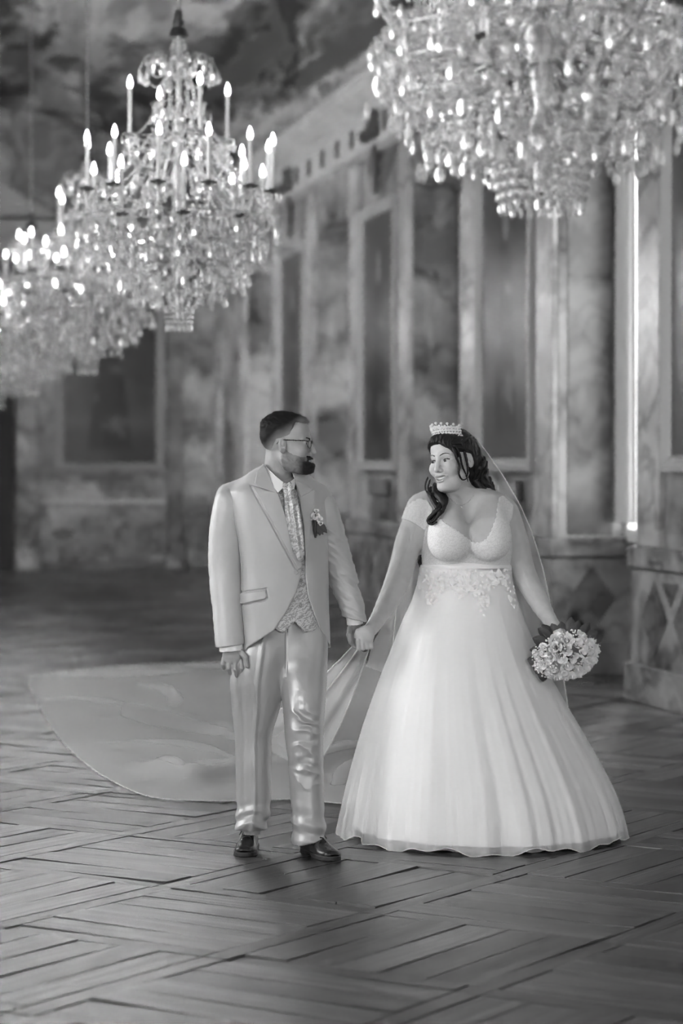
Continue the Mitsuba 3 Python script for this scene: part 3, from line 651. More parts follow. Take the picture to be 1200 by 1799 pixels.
MP = lambda x, y, d=0.0: at(x, y, MD + d)
U = MD / F_PX                                                       # metres per pixel at the groom
groom = 'person'
labels[groom] = {'label': 'bearded man with glasses in a pale suit, walking hand in hand with the bride', 'category': 'person'}
HR, HC = rotz(math.radians(82)) @ rotx(math.radians(2)), MP(503.5, 778, .02)
HS = 1.02
def groom_head(p): return head_sdf((p - HC) @ HR / HS, k_nose=1.03, smile=.55, ear=.004)
def groom_bust(p):
    d = groom_head(p)
    d = smin(d, cone(p, MP(490, 800, .05), MP(489, 850, .09), .056, .062), .02)
    return smin(d, ell(p, MP(490, 890, .10), (.11, .07, .08)), .05)
m1 = mesh_sdf(groom_bust, MP(415, 905, -.2), MP(575, 715, .25), .0024)
def finger(p, K, M, Tt, r=.0088): return chain(p, [K, M, Tt], [r, r * .92, r * .76], .004)
def hand_hang(p):                                                   # his right hand, hanging, back towards the camera
    d = smin(cone(p, MP(404, 1112, -.03), MP(409, 1137, -.03), .027, .026), ell(p, MP(408, 1150, -.035), (.041, .020, .040)), .02)
    for K, M, Tt, y in (((393, 1157), (391, 1167), (393, 1174), -.02), ((402, 1160), (401, 1174), (404, 1184), -.03), ((413, 1161), (413, 1177), (415, 1188), -.035), ((423, 1158), (424, 1174), (423, 1186), -.03)):
        d = smin(d, finger(p, MP(*K, y), MP(*M, y - .015), MP(*Tt, y + .008), .0095), .006)
    return smin(d, chain(p, [MP(420, 1142, -.04), MP(430, 1154, -.055), MP(434, 1171, -.055)], [.013, .0115, .0085], .005), .008)
def hand_hold(p):                                                   # his left hand, half hidden behind hers
    d = smin(cone(p, MP(624, 1080, .17), MP(624, 1098, .20), .025, .024), ell(p, MP(624, 1111, .215), (.026, .026, .034)), .018)
    for k, (K, M, Tt) in enumerate((((617, 1116, .185), (616, 1129, .18), (623, 1137, .175)), ((620, 1120, .21), (621, 1134, .205), (630, 1140, .19)), ((625, 1122, .235), (628, 1136, .23), (637, 1141, .21)), ((630, 1122, .25), (636, 1134, .25), (643, 1138, .23)))):
        d = smin(d, finger(p, MP(*K), MP(*M), MP(*Tt), .0092), .005)
    return smin(d, chain(p, [MP(615, 1104, .19), MP(613, 1116, .165), MP(615, 1127, .155)], [.012, .011, .0085], .005), .008)
m2 = mesh_sdf(hand_hang, MP(380, 1200, -.12), MP(445, 1100, .06), .0024)
m3 = mesh_sdf(hand_hold, MP(600, 1155, .08), MP(655, 1070, .32), .0024)
def groom_core(p):                                                  # what the clothes cover
    d = chain(p, [MP(492, 860, .1), MP(500, 1000, .08), MP(502, 1140, .08)], [.085, .08, .075], .05)
    for c, r in (([MP(440, 890, .05), MP(399, 1000, .05), MP(405, 1115, -.03)], [.03, .035, .025]), ([MP(545, 890, .12), MP(598, 1000, .17), MP(623, 1085, .17)], [.03, .03, .024]),
                 ([MP(465, 1150, .07), MP(444, 1320, .06), MP(442, 1470, .02)], [.06, .05, .035]), ([MP(535, 1150, .07), MP(537, 1320, -.0), MP(543, 1478, -.05)], [.06, .05, .035])):
        d = smin(d, chain(p, c, r, .02), .03)
    return d
m4 = mesh_sdf(groom_core, MP(370, 1490, -.25), MP(645, 830, .35), .012)
put(groom, join([m1, m2, m3, m4]), 'skin_groom', smooth=True)

def local(p): return (p - HC) @ HR / HS
def hair_grow(p, R):
    """Thickness of the short hair: long on top, faded at the sides and nape."""
    q = local(p); x, y, z = q.T; x = np.abs(x)
    line = np.interp(y, [-.10, -.07, -.042, -.032, -.022, .0, .03, .06, .11], [.074, .077, .080, .050, .024, .012, .004, -.050, -.085])     # lower edge of the hair, front to nape
    up = np.clip((z - line) / .014, 0, 1)
    topm = np.clip((z - .045) / .035, 0, 1)
    return up, topm, q
def hair_sdf(p):
    up, topm, q = hair_grow(p, HR)
    t = up * (.0014 + .0112 * topm) - .004 * (1 - up)
    return head_sdf(q, k_nose=1.03, smile=.55, ear=.004) - t + topm * .013 * nz(q * [1, .6, 1], 95, 3) + .0015 * nz(q, 260, 5)
lo, hi = MP(440, 835, -.15), MP(575, 712, .2)
v, f = mesh_sdf(hair_sdf, lo, hi, .0022)
up, topm, q = hair_grow(v, HR)
keep = (up[f].mean(1) > .25); f = f[keep]; f = np.vstack([f[:, [0, 1, 2]], f[:, [0, 2, 3]]]) if f.shape[1] == 4 else f
fade = np.clip((q[:, 2] - np.interp(q[:, 1], [-.06, -.03, .0, .03, .08], [.062, .030, .008, -.006, -.06])) / .07, 0, 1)
col = .30 * (1 - fade) ** 1.7 + .006 + .05 * np.clip(nz(q, 200, 9) * (1 - fade), 0, 1)
put(groom + '__hair', (v, f), 'hair_tint', smooth=True, color=np.repeat(col[:, None], 3, 1)); lab(groom + '__hair', 'short dark hair faded at the sides')
def beard_amount(q, depth=False):
    x, y, z = q.T; x = np.abs(x)
    line = np.interp(y, [-.115, -.09, -.075, -.05, -.025, -.005], [-.047, -.045, -.046, -.041, -.032, -.015])   # upper edge, from chin to sideburn
    if depth: return np.where(x < .03, 1, np.clip((line - z) / .030, 0, 1) * np.clip((.015 - y) / .03, 0, 1))
    a = np.clip((line - z) / .014, 0, 1) * np.clip((.018 - y) / .012, 0, 1) * np.clip((z + .135) / .02, 0, 1)
    lips = ((x / .024) ** 2 + ((z + .072) / .0085) ** 2) < 1
    mous = np.clip((.031 - x) / .006, 0, 1) * np.clip((-.047 - z) / .004, 0, 1) * np.clip((z + .066) / .004, 0, 1) * (y < -.07)
    return np.where(lips & (y < -.08), 0, np.maximum(a, mous))
def beard_sdf(p):
    q = local(p); a = beard_amount(q)
    chin = np.clip((-q[:, 1] - .045) / .04, 0, 1) * np.clip((-.070 - q[:, 2]) / .02, 0, 1)
    return head_sdf(q, k_nose=1.03, smile=.55, ear=.004) - (a * (.0022 + .0135 * chin) - .004 * (1 - a)) + .0045 * nz(q, 170, 4)
v, f = mesh_sdf(beard_sdf, lo - [0, 0, .03], hi, .0022)
q = local(v); a = beard_amount(q); f = f[a[f].mean(1) > .3]
chin = np.clip((-q[:, 1] - .045) / .035, 0, 1)
col = .010 + .22 * (1 - chin) ** 1.3 + .08 * np.clip(nz(q, 150, 8), 0, 1) * (1 - chin)
dz = beard_amount(q, True); col = col * dz + .27 * (1 - dz)
put(groom + '__beard', (v, f), 'hair_tint', smooth=True, color=np.repeat(col[:, None], 3, 1)); lab(groom + '__beard', 'full dark beard')
for s in (-1, 1):
    b = trimesh.creation.icosphere(subdivisions=3, radius=.0135); put(nm(groom + '__eye'), fwd(move((b.vertices, b.faces), (s * .0315, -.0745, .0005)), HR, HC), 'eye_white', smooth=True)
    b = trimesh.creation.icosphere(subdivisions=2, radius=.0062); put(nm(groom + '__iris'), fwd(move((b.vertices * [1, .4, 1], b.faces), (s * .0315, -.0872, .0)), HR, HC), 'eye_dark', smooth=True)
    t = np.linspace(0, 1, 9); br = np.stack([s * (.014 + .034 * t), -.0985 + .024 * t ** 1.7, .0175 + .006 * np.sin(t * 2.2)], 1)
    put(nm(groom + '__eyebrow'), fwd(tube(br, .0034 * (1 - .6 * t), 7), HR, HC), 'dark_hair', smooth=True)
put(groom + '__teeth', fwd((trimesh.creation.icosphere(subdivisions=2).vertices * [.019, .006, .0035] + [0, -.0975, -.0715], trimesh.creation.icosphere(subdivisions=2).faces), HR, HC), 'teeth', smooth=True)
# glasses
gl = groom + '__glasses'
def rim(s):
    a = np.linspace(0, 2 * np.pi, 29); P = np.stack([s * .0335 + .0255 * np.sign(np.cos(a)) * np.abs(np.cos(a)) ** .75, -.1035 + .006 * ((np.cos(a) * s + 1) / 2) ** 2, -.003 + .0155 * np.sign(np.sin(a)) * np.abs(np.sin(a)) ** .75], 1)
    return P
fr = []
for s in (-1, 1):
    R_ = rim(s); fr.append(tube(R_, .0021, 6, False))
    fr.append(tube(bez([(s * .060, -.099, .008), (s * .073, -.085, .011), (s * .0785, -.03, .011), (s * .080, .008, .010), (s * .079, .028, -.006)], 20), .0021, 6))
fr.append(tube(bez([(-.008, -.104, .002), (0, -.1075, .004), (.008, -.104, .002)], 8), .002, 6))
put(gl, fwd(join(fr), HR, HC), 'lens_rim', smooth=True); lab(gl, 'thin dark-rimmed glasses')
for s in (-1, 1):
    R_ = rim(s)[:-1]; v = np.vstack([R_, R_.mean(0)[None]]); n = len(R_)
    put(nm(gl + '__lens'), fwd((v, np.array([[k, (k + 1) % n, n] for k in range(n)])), HR, HC), 'lens_glass')

# clothes
TOR = rows([(818, 488, 30, .055, .07), (832, 487, 52, .068, .07), (846, 486, 62, .084, .07), (866, 487, 80, .102, .07), (905, 492, 83, .118, .07), (960, 498, 79, .124, .07), (1010, 500, 77, .120, .07), (1060, 500, 77.5, .122, .07), (1100, 502, 77, .126, .07), (1146, 503, 77, .130, .07)])
SHX = MP(500, 900)[0]
def torso(p): return stack(p, **TOR, shear=.30, x0=SHX)
back = lambda p: p[:, 1] - (MD + .07 + .30 * (p[:, 0] - SHX))          # negative in front of the mid plane
OPEN = pxz([(463, 812), (474, 838), (491, 868), (512, 935), (531, 996), (529, 1010), (521, 1040), (504, 1074), (482, 1106), (435, 1137), (425, 1175), (590, 1175), (578, 1136), (563, 1108), (552, 1082), (541, 1048), (536, 1015), (536, 985), (533, 925), (524, 870), (517, 842), (505, 812)])
SEAMS = [pxz([(440, 852), (455, 857), (489, 866), (513, 935), (532, 998), (522, 1003), (503, 968), (475, 915), (453, 876)]), pxz([(417, 1041), (469, 1033), (471, 1048), (466, 1053), (419, 1063)])]
def sleeve_r(p):
    d = chain(p, [MP(403, 882, .03), MP(398, 945, .05), MP(396, 1005, .05), MP(400, 1070, .01), MP(404, 1140, -.03)], [.063, .073, .070, .064, .059], -.006)
    d = d + .002 * nz(p * [1, 1, .5], 14, 2) + .006 * np.abs(nz(p @ roty(-.6) * [.5, .5, 1.3], 13, 6)) * np.clip((EYE - .25 - p[:, 2]) / .1, 0, 1)
    return np.maximum(d, (MP(404, 1134)[2] - p[:, 2]) + .12 * (p[:, 0] - MP(404, 1134)[0]))
def sleeve_l(p):
    d = chain(p, [MP(566, 889, .14), MP(580, 945, .16), MP(599, 1005, .17), MP(616, 1058, .17), MP(625, 1092, .17)], [.056, .064, .060, .050, .044], -.006)
    d = d + .034 * np.abs(nz(p @ roty(.6) * [.5, .5, 1.9], 14, 7)) * np.clip((EYE - .16 - p[:, 2]) / .12, 0, 1) - .004
    return np.maximum(d, (MP(624, 1093)[2] - p[:, 2]) - .25 * (p[:, 0] - MP(624, 1093)[0]))
def jacket_out(p):
    d = torso(p)
    d = smin(d, cone(p, MP(463, 845, .09), MP(403, 873, .05), .042, .057), .04)
    d = smin(d, cone(p, MP(512, 845, .12), MP(562, 873, .15), .042, .052), .04)
    return d + .004 * nz(p * [1, 1, .6], 9, 1)
def jacket(p):
    o = jacket_out(p); d = np.maximum(o, -(o + .011))
    op = np.maximum(poly2(p[:, 0], p[:, 2], OPEN), back(p))
    d = smax(d, -op, .004)
    for V in SEAMS: d = smax(d, -np.maximum(np.maximum(np.abs(poly2(p[:, 0], p[:, 2], V)) - .0022, back(p)), -.006 - o), .002)
    up = p[:, 2] - MP(0, 816)[2]                                         # neck hole
    d = np.maximum(d, up)
    return d
jk = groom + '__jacket'
put(jk, mesh_sdf(jacket, MP(365, 1150, -.2), MP(600, 800, .42), .0037), 'suit_cloth', smooth=True); lab(jk, 'pale cutaway suit jacket')
put(nm(jk + '__sleeve'), mesh_sdf(sleeve_r, MP(355, 1150, -.2), MP(445, 840, .2), .0045), 'suit_cloth', smooth=True)
put(nm(jk + '__sleeve'), mesh_sdf(sleeve_l, MP(525, 1110, .0), MP(655, 840, .32), .0045), 'suit_cloth', smooth=True)
def decal(poly, t0, t1, base=jacket_out, round_=.003):
    V = pxz(poly)
    def f(p):
        o = base(p); return smax(np.maximum(o - t1, t0 - o), np.maximum(poly2(p[:, 0], p[:, 2], V), back(p)), round_)
    a = np.array(poly); return mesh_sdf(f, MP(a[:, 0].min() - 6, a[:, 1].max() + 6, -.2), MP(a[:, 0].max() + 6, a[:, 1].min() - 6, .2), .0028)
for poly, t in (([(462, 814), (451, 828), (448, 850), (456, 856), (489, 868), (476, 842)], .009), ([(517, 842), (533, 848), (548, 858), (545, 866), (528, 874)], .009)):
    put(nm(jk + '__collar'), decal(poly, -.004, t), 'suit_cloth', smooth=True)
for poly in ([(443, 853), (455, 857), (489, 866), (513, 935), (532, 996), (524, 1000), (506, 968), (478, 915), (456, 875)], [(526, 872), (540, 866), (554, 858), (553, 876), (549, 905), (543, 950), (537, 990), (534, 925)]):
    put(nm(jk + '__lapel'), decal(poly, -.004, .008), 'suit_cloth', smooth=True)
put(jk + '__pocket_flap', decal([(420, 1043), (467, 1035), (469, 1048), (465, 1051), (421, 1061)], -.003, .006), 'suit_cloth', smooth=True)
def surf(px, py, off, base=jacket_out):
    """The point on the front of a garment on a given sight line."""
    d = np.linspace(-.2, .15, 400); P = np.array([MP(px, py, t) for t in d]); v = base(P) - off
    i = np.argmax(v < 0); return P[i]
bt = lathe([(0, -.003), (.007, -.003), (.0085, 0), (.007, .003), (0, .003)], 14)
def button(key, px, py, base, off=.004, mat='gilt', s=1.0): put(nm(key), (np.asarray(bt[0]) @ rotx(math.pi / 2).T * s + surf(px, py, off, base), bt[1]), mat, smooth=40)
button(jk + '__button', 520.5, 1006, jacket_out)
def vest_base(p): return torso(p) + .014
VEST = pxz([(478, 860), (552, 860), (566, 960), (566, 1106), (536, 1112), (518, 1092), (497, 1112), (470, 1098), (470, 960)])
def vest(p):
    o = vest_base(p); return smax(np.maximum(o, -(o + .012)), np.maximum(poly2(p[:, 0], p[:, 2], VEST), back(p) + .02), .004)
wc = groom + '__waistcoat'
put(wc, mesh_sdf(vest, MP(460, 1120, -.2), MP(575, 850, .1), .004), 'waistcoat_cloth', smooth=True); lab(wc, 'patterned light waistcoat with two points')
for py in (975, 1020, 1063): button(wc + '__button', 529 if py < 1000 else 528, py, vest_base, .003, 'gilt_dull', .9)
# cravat
CR = rows([(848, 506, 8, .016, -.035), (858, 506, 10, .020, -.045), (868, 508, 9, .018, -.05), (885, 511, 12, .022, -.06), (915, 516, 14, .02, -.068), (950, 522, 11, .016, -.068), (985, 529, 6, .012, -.062)])
def cravat(p): return stack(p, **CR, n=2.0) + .006 * np.sin((p[:, 0] - MP(507, 0)[0]) * 260 + p[:, 2] * 35) * .6 + .004 * nz(p, 50, 4)
put(groom + '__cravat', mesh_sdf(cravat, MP(485, 995, -.15), MP(550, 838, .05), .0026), 'waistcoat_cloth', smooth=True); lab(groom + '__cravat', 'patterned cravat')
def collar_base(p): return cone(p, MP(491, 815, .055), MP(492, 866, .02), .060, .074)
SC = pxz([(461, 812), (470, 822), (486, 837), (503, 851), (518, 840), (520, 846), (517, 861), (506, 852), (501, 854), (489, 866), (480, 855)])
def shirt_collar(p):
    o = collar_base(p); return smax(np.maximum(o, -(o + .005)), np.maximum(poly2(p[:, 0], p[:, 2], SC), p[:, 1] - MD - .10), .002)
sh = groom + '__shirt'
put(sh, join([mesh_sdf(shirt_collar, MP(455, 872, -.1), MP(526, 805, .2), .0025)]), 'shirt_cloth', smooth=True); lab(sh, 'white shirt collar')
def cuff(a, b, r0, r1):
    def f(p):
        t = np.array(b) - a; L = np.linalg.norm(t); t /= L; s = (p - a) @ t; o = cone(p, np.array(a) - t * .03, np.array(b) + t * .03, r0, r1)
        return np.maximum(np.maximum(o, -(o + .006)), np.maximum(-s, s - L))
    return mesh_sdf(f, np.minimum(a, b) - .08, np.maximum(a, b) + .08, .003)
put(nm(sh + '__cuff'), cuff(MP(404.5, 1128, -.03), MP(406, 1144, -.03), .048, .049), 'shirt_cloth', smooth=True)
put(nm(sh + '__cuff'), cuff(MP(622, 1078, .17), MP(624, 1097, .175), .034, .034), 'shirt_cloth', smooth=True)
# trousers
LEG_R = rows([(1075, 464, 40, .070, .06), (1100, 463, 41, .078, .055), (1150, 457, 47, .098, .045), (1200, 450, 47, .102, .05), (1240, 449, 44, .095, .055), (1300, 444, 33, .082, .05), (1345, 444, 31.5, .078, .04), (1400, 445, 31, .072, .03), (1430, 444, 29, .068, .02), (1448, 441, 29, .066, .01), (1462, 440, 25, .060, .01)])
LEG_L = rows([(1075, 534, 36, .062, .09), (1100, 535, 37.5, .070, .088), (1150, 536, 40, .086, .072), (1200, 534, 40, .102, .03), (1240, 534, 37.5, .094, .0), (1300, 535, 33.5, .082, -.03), (1345, 538, 31, .076, -.04), (1400, 540, 29.5, .070, -.05), (1440, 542, 29, .068, -.06), (1462, 543, 30, .066, -.065), (1484, 542, 27, .062, -.07)])
MID = rows([(1075, 500, 34, .066, .06), (1150, 500, 34, .074, .06), (1190, 500, 24, .06, .055), (1208, 500, 8, .03, .055)])
def trousers(p):
    x, z = p[:, 0], p[:, 2]
    r, l = stack(p, **LEG_R, n=2.2), stack(p, **LEG_L, n=2.2)
    cr = np.interp(z, LEG_R['zs'], LEG_R['cx']) + .0 ; fr = (p[:, 1] < MD + .06)
    r = r - .007 * np.exp(-((x - cr - .006) / .010) ** 2) * fr
    s = z + .35 * (x - MP(540, 0)[0]) - .10 * (x - MP(540, 0)[0]) ** 2 / .05
    edge = np.clip(1.25 - np.abs(x - np.interp(z, LEG_L['zs'], LEG_L['cx'])) / .068, 0, 1)
    fold = np.abs(np.sin(s * 46 + 9 * nz(p * [1, 1, 1.5], 7, 3))) ** 1.3 * (.5 + 1.2 * np.clip(nz(p, 9, 15) + .5, 0, 1))
    mask = np.clip((MP(0, 1205)[2] - z) / .06, 0, 1) * np.clip((z - MP(0, 1400)[2]) / .15, 0, 1) * np.clip((z - MP(0, 1470)[2]) / .02, 0, 1)
    l = l + .0075 * (fold - .4) * mask * edge + .004 * nz(p, 14, 5)
    hem = np.clip((MP(0, 1400)[2] - z) / .1, 0, 1)
    r = r + .006 * np.sin(z * 95 + 3.5 * nz(p, 8, 2) * 2 + 30 * np.abs(x - cr)) * hem + .004 * nz(p, 10, 4)
    l = l + .004 * np.sin(z * 85 + 4 * nz(p, 8, 6) + 15 * (x - MP(540, 0)[0])) * hem
    d = smin(r, l, .016)
    d = smin(d, stack(p, **MID), .03)
    fly = (np.abs(x - MP(503, 0)[0]) < .003) & (z > MP(0, 1190)[2])
    d = d + .004 * fly
    cut = np.where(x < MP(500, 0)[0], MP(0, 1459)[2] - z, MP(0, 1477)[2] - z + .22 * (x - MP(542, 0)[0]) * 1.0)
    return np.maximum(d, cut)
tr = groom + '__trousers'
put(tr, mesh_sdf(trousers, MP(390, 1495, -.22), MP(590, 1075, .25), .0042), 'trouser_satin', smooth=True); lab(tr, 'shiny pale satin trousers')
# shoes
def shoe(key, heel, ang, L=.285, pitch=0.0):
    R = rotz(ang) @ rotx(pitch)
    def up(p):
        q = (p - heel) @ R; x, y, z = q.T
        t = np.clip(-y / L, 0, 1)
        w = np.interp(t, [0, .15, .4, .7, 1], [.030, .034, .034, .046, .046]) * np.sqrt(np.clip(1 - (np.maximum(t - .70, 0) / .305) ** 2.4, .02, 1)); h = np.interp(t, [0, .2, .38, .55, .75, .92, 1], [.085, .092, .088, .066, .050, .042, .030])
        yy = np.maximum(np.maximum(y, -L - y), 0)
        a = np.abs(x) / w; b = np.maximum(z - .022, 0) / (h - .022); qd = (a ** 2.3 + b ** 2.3) ** (1 / 2.3)
        d = (qd - 1) * np.minimum(w, h * .6)
        d = np.maximum(d, .016 - z); d = smax(d, np.maximum(y - .005, -L + .004 - y), .03)
        return d * .7
    def sole(p):
        q = (p - heel) @ R; x, y, z = q.T; t = np.clip(-y / L, 0, 1)
        w = np.interp(t, [0, .15, .4, .7, 1], [.034, .037, .036, .050, .050]) * np.sqrt(np.clip(1 - (np.maximum(t - .70, 0) / .302) ** 2.4, .02, 1)) * np.sqrt(np.clip(1 - (np.maximum(.12 - t, 0) / .14) ** 2, .05, 1))
        d = np.maximum(np.abs(x) - w, smax(y - .008, -L - y, .01))
        arch = np.where((t > .30) & (t < .48), .007, 0)
        return np.maximum(np.maximum(d, z - .020), arch - z) * .8
    b0, b1 = heel - [.33, .36, .02], heel + [.33, .36, .13]
    put(key, mesh_sdf(up, b0, b1, .003), 'shoe_leather', smooth=True); lab(key, 'polished black lace-up shoe')
    put(key + '__sole', mesh_sdf(sole, b0, b1, .003), 'lace_cord', smooth=60)
    lc = []
    for k in range(4):
        y = -.10 - .022 * k; z = np.interp(-y / L, [.2, .38, .55, .75], [.094, .090, .069, .054])
        lc.append(tube(np.array([[-.022, y, z - .012], [-.012, y, z], [0, y - .003, z + .003], [.012, y, z], [.022, y, z - .012]]) @ R.T + heel, .0028, 6))
    for s in (-1, 1): lc.append(tube(bez([(0, -.095, .095), (s * .016, -.09, .125), (s * .030, -.10, .118), (s * .018, -.105, .098), (0, -.098, .095)], 20) @ R.T + heel, .0025, 6)); lc.append(tube(bez([(0, -.097, .095), (s * .022, -.115, .088), (s * .034, -.135, .07)], 10) @ R.T + heel, .0024, 6))
    put(key + '__lace', join(lc), 'lace_cord', smooth=True); lab(key + '__lace', kind='stuff')
h1 = MP(440, 1487, .08); h1[2] = 0; h1[1] = 10.10
shoe(nm(groom + '__shoe'), h1, math.radians(-4))
h2 = MP(536, 1487, .0); h2[2] = 0; h2[1] = 9.97
shoe(nm(groom + '__shoe'), h2, math.radians(26))
# boutonniere
bo = jk + '__boutonniere'
bc = surf(555, 912, .012)
rg = np.random.default_rng(2)
put(bo, tube([bc + [0, -.005, .03], bc + [-.004, -.008, -.06]], .006, 8), 'leaf_dark', smooth=True); lab(bo, 'white flower boutonniere with dark leaves')
for dx, dz, r in ((.0, .012, .020), (.014, .0, .017), (-.016, .006, .014), (.003, .034, .011), (.02, -.018, .012)):
    m = rose(r, int(r * 1e4), 10); put(nm(bo + '__flower'), (np.asarray(m[0]) @ rotx(math.pi / 2).T + bc + [dx, -.012, dz], m[1]), 'petal_white', smooth=True)
for k in range(9):
    m = leaf(.055 + .02 * rg.random(), .014, .1); a = math.pi + rg.uniform(-.9, .7); put(nm(bo + '__leaf'), (np.asarray(m[0]) @ rotz(rg.uniform(-.4, .4)).T @ roty(a).T + bc + [rg.uniform(-.015, .015), -.002 - .006 * rg.random(), -.005], m[1]), 'leaf_dark', smooth=True)
# ---------------------------------------------------------------- the bride

BP = lambda x, y, d=0.0: at(x, y, BD + d)
BU = BD / F_PX
bride = 'person_001'
labels[bride] = {'label': 'smiling dark-haired woman in a white wedding dress with tiara and veil', 'category': 'person'}
BR, BC, BS = roty(math.radians(-8)) @ rotz(math.radians(-40)) @ rotx(math.radians(-2)), BP(795, 808, -.02), 1.06
bl = lambda p: (p - BC) @ BR / BS
BROW = rows([(860, 808, 55, .065, .07), (874, 808, 82, .08, .07), (892, 812, 90, .095, .07), (920, 818, 82, .108, .07), (960, 822, 79, .115, .07), (1003, 820, 74, .106, .07), (1030, 820, 68, .095, .075), (1060, 820, 62, .08, .08)], BD)
def bride_torso(p):
    d = stack(p, **BROW, n=2.2)
    for x, dz in ((789, 0), (861, 0)): d = smin(d, ell(p, BP(x, 950, -.062), (.086, .085, .082)), .022)
    d = smin(d, cone(p, BP(790, 884, -.02), BP(789, 925, -.07), .045, .07), .05); d = smin(d, cone(p, BP(862, 884, .0), BP(861, 925, -.07), .045, .07), .05)
    for x in (740, 884): d = smin(d, cone(p, BP(808, 872, .05), BP(x, 893, .06), .045, .052), .04)
    return d
ARM_R = ([BP(736, 905, .06), BP(718, 950, .05), BP(704, 1003, .03), BP(684, 1053, -.07), BP(660, 1094, -.20), BP(648, 1110, -.26)], [.058, .055, .053, .046, .031, .027])
ARM_L = ([BP(893, 905, .07), BP(909, 950, .08), BP(920, 1005, .09), BP(944, 1052, .03), BP(969, 1094, -.06), BP(977, 1106, -.09)], [.050, .046, .050, .043, .029, .026])
def bride_skin(p):
    d = bride_torso(p)
    d = smin(d, cone(p, BP(800, 838, .045), BP(806, 885, .06), .056, .064), .03)
    d = smin(d, chain(p, *ARM_R, -.008), .03); d = smin(d, chain(p, *ARM_L, -.008), .025)
    h = BP(640, 1117, -.285)
    d = smin(d, ell(p, h, (.042, .022, .034), roty(.5)), .02)
    for k, x in enumerate((629, 636.5, 644, 651)):                      # fingers closed over his hand
        K, M, E = BP(x, 1126 - k * .8, -.298 + .004 * k), BP(x + 1, 1140 - k, -.296 + .005 * k), BP(x + 1.5, 1142 - k * 1.5, -.262)
        d = smin(d, chain(p, [K, M, E], [.0098, .0092, .008], .004), .005)
    d = smin(d, chain(p, [BP(640, 1104, -.28), BP(630, 1110, -.29), BP(625, 1119, -.285)], [.012, .0105, .0085], .005), .008)
    g = BP(984, 1117, -.12)
    d = smin(d, ell(p, g, (.034, .026, .036)), .02)
    for k in range(4): d = smin(d, chain(p, [BP(992 + k, 1109 + 5.5 * k, -.14), BP(985 + k, 1108 + 6 * k, -.175), BP(975 + k, 1111 + 6 * k, -.165)], [.0095, .009, .008], .004), .005)
    d = smin(d, chain(p, [BP(976, 1106, -.13), BP(978, 1116, -.165), BP(987, 1122, -.175)], [.011, .010, .0085], .005), .008)
    return d
def bride_all(p): return smin(smin(head_sdf(bl(p), full=.8, smile=1.0, k_nose=.95, slit=.0060) * BS, cone(p, BP(800, 838, .045), BP(806, 885, .06), .056, .064), .022), bride_skin(p), .012)
mh = mesh_sdf(bride_all, BP(735, 882, -.2), BP(845, 745, .2), .0023)
mb = mesh_sdf(bride_skin, BP(605, 1158, -.40), BP(1015, 868, .24), .0034)
put(bride, join([mh, mb]), 'skin_bride', smooth=True)
ico3, ico2 = trimesh.creation.icosphere(subdivisions=3), trimesh.creation.icosphere(subdivisions=2)
plastic('brow', .06, .4)
for s in (-1, 1):
    put(nm(bride + '__eye'), fwd((ico3.vertices * .0136 + [s * .0315, -.0745, .0005], ico3.faces), BR, BC, BS), 'eye_white', smooth=True)
    put(nm(bride + '__iris'), fwd((ico2.vertices * [.0064, .0025, .0064] + [s * .0315 - .0030, -.0872, -.0003], ico2.faces), BR, BC, BS), 'eye_dark', smooth=True)
    t = np.linspace(0, 1, 9); br = np.stack([s * (.014 + .036 * t), -.0975 + .022 * t ** 1.7, .0205 + .0075 * np.sin(t * 2.7 + .1)], 1)
    put(nm(bride + '__eyebrow'), fwd(tube(br, .0019 * (1 - .6 * t), 7), BR, BC, BS), 'brow', smooth=True)
    a = np.linspace(0, 1, 9); la = np.stack([s * (.0195 + .026 * a), -.0885 + .0075 * (2 * a - .75) ** 2, .0012 + .0042 * np.sin(math.pi * (a * .85 + .08))], 1)
    put(nm(bride + '__eyelash'), fwd(tube(la, .0016 + .0010 * a, 6), BR, BC, BS), 'dark_hair', smooth=True)
lipc = -.068
def lip_line(dz, y0, r, w=.0295):
    x = np.linspace(-w, w, 17); k = (x / w) ** 2
    return tube(np.stack([x, -y0 + .0175 * k, lipc + dz * (1 - k) + .0075 * k], 1), r * (1 - .75 * k), 8)
put(nm(bride + '__lip'), fwd(lip_line(.0068, .1046, .0042), BR, BC, BS), 'lip_bride', smooth=True); put(nm(bride + '__lip'), fwd(lip_line(-.0140, .1010, .0046), BR, BC, BS), 'lip_bride', smooth=True)
xx = np.linspace(-.025, .025, 21); zz_ = np.linspace(-.5, .5, 7); P = np.zeros((7, 21, 3))
for i, k in enumerate(zz_): P[i] = np.stack([xx, -.0985 + .0165 * (xx / .0295) ** 2 + .002 * (2 * k) ** 2, lipc + .0005 + .0072 * (xx / .0295) ** 2 + .001 + k * .0155 * (1 - .8 * (xx / .0295) ** 2)], 1)
put(bride + '__teeth', fwd(sheet(P[::-1]), BR, BC, BS), 'teeth', smooth=True); lab(bride + '__teeth', 'white teeth in a smile')
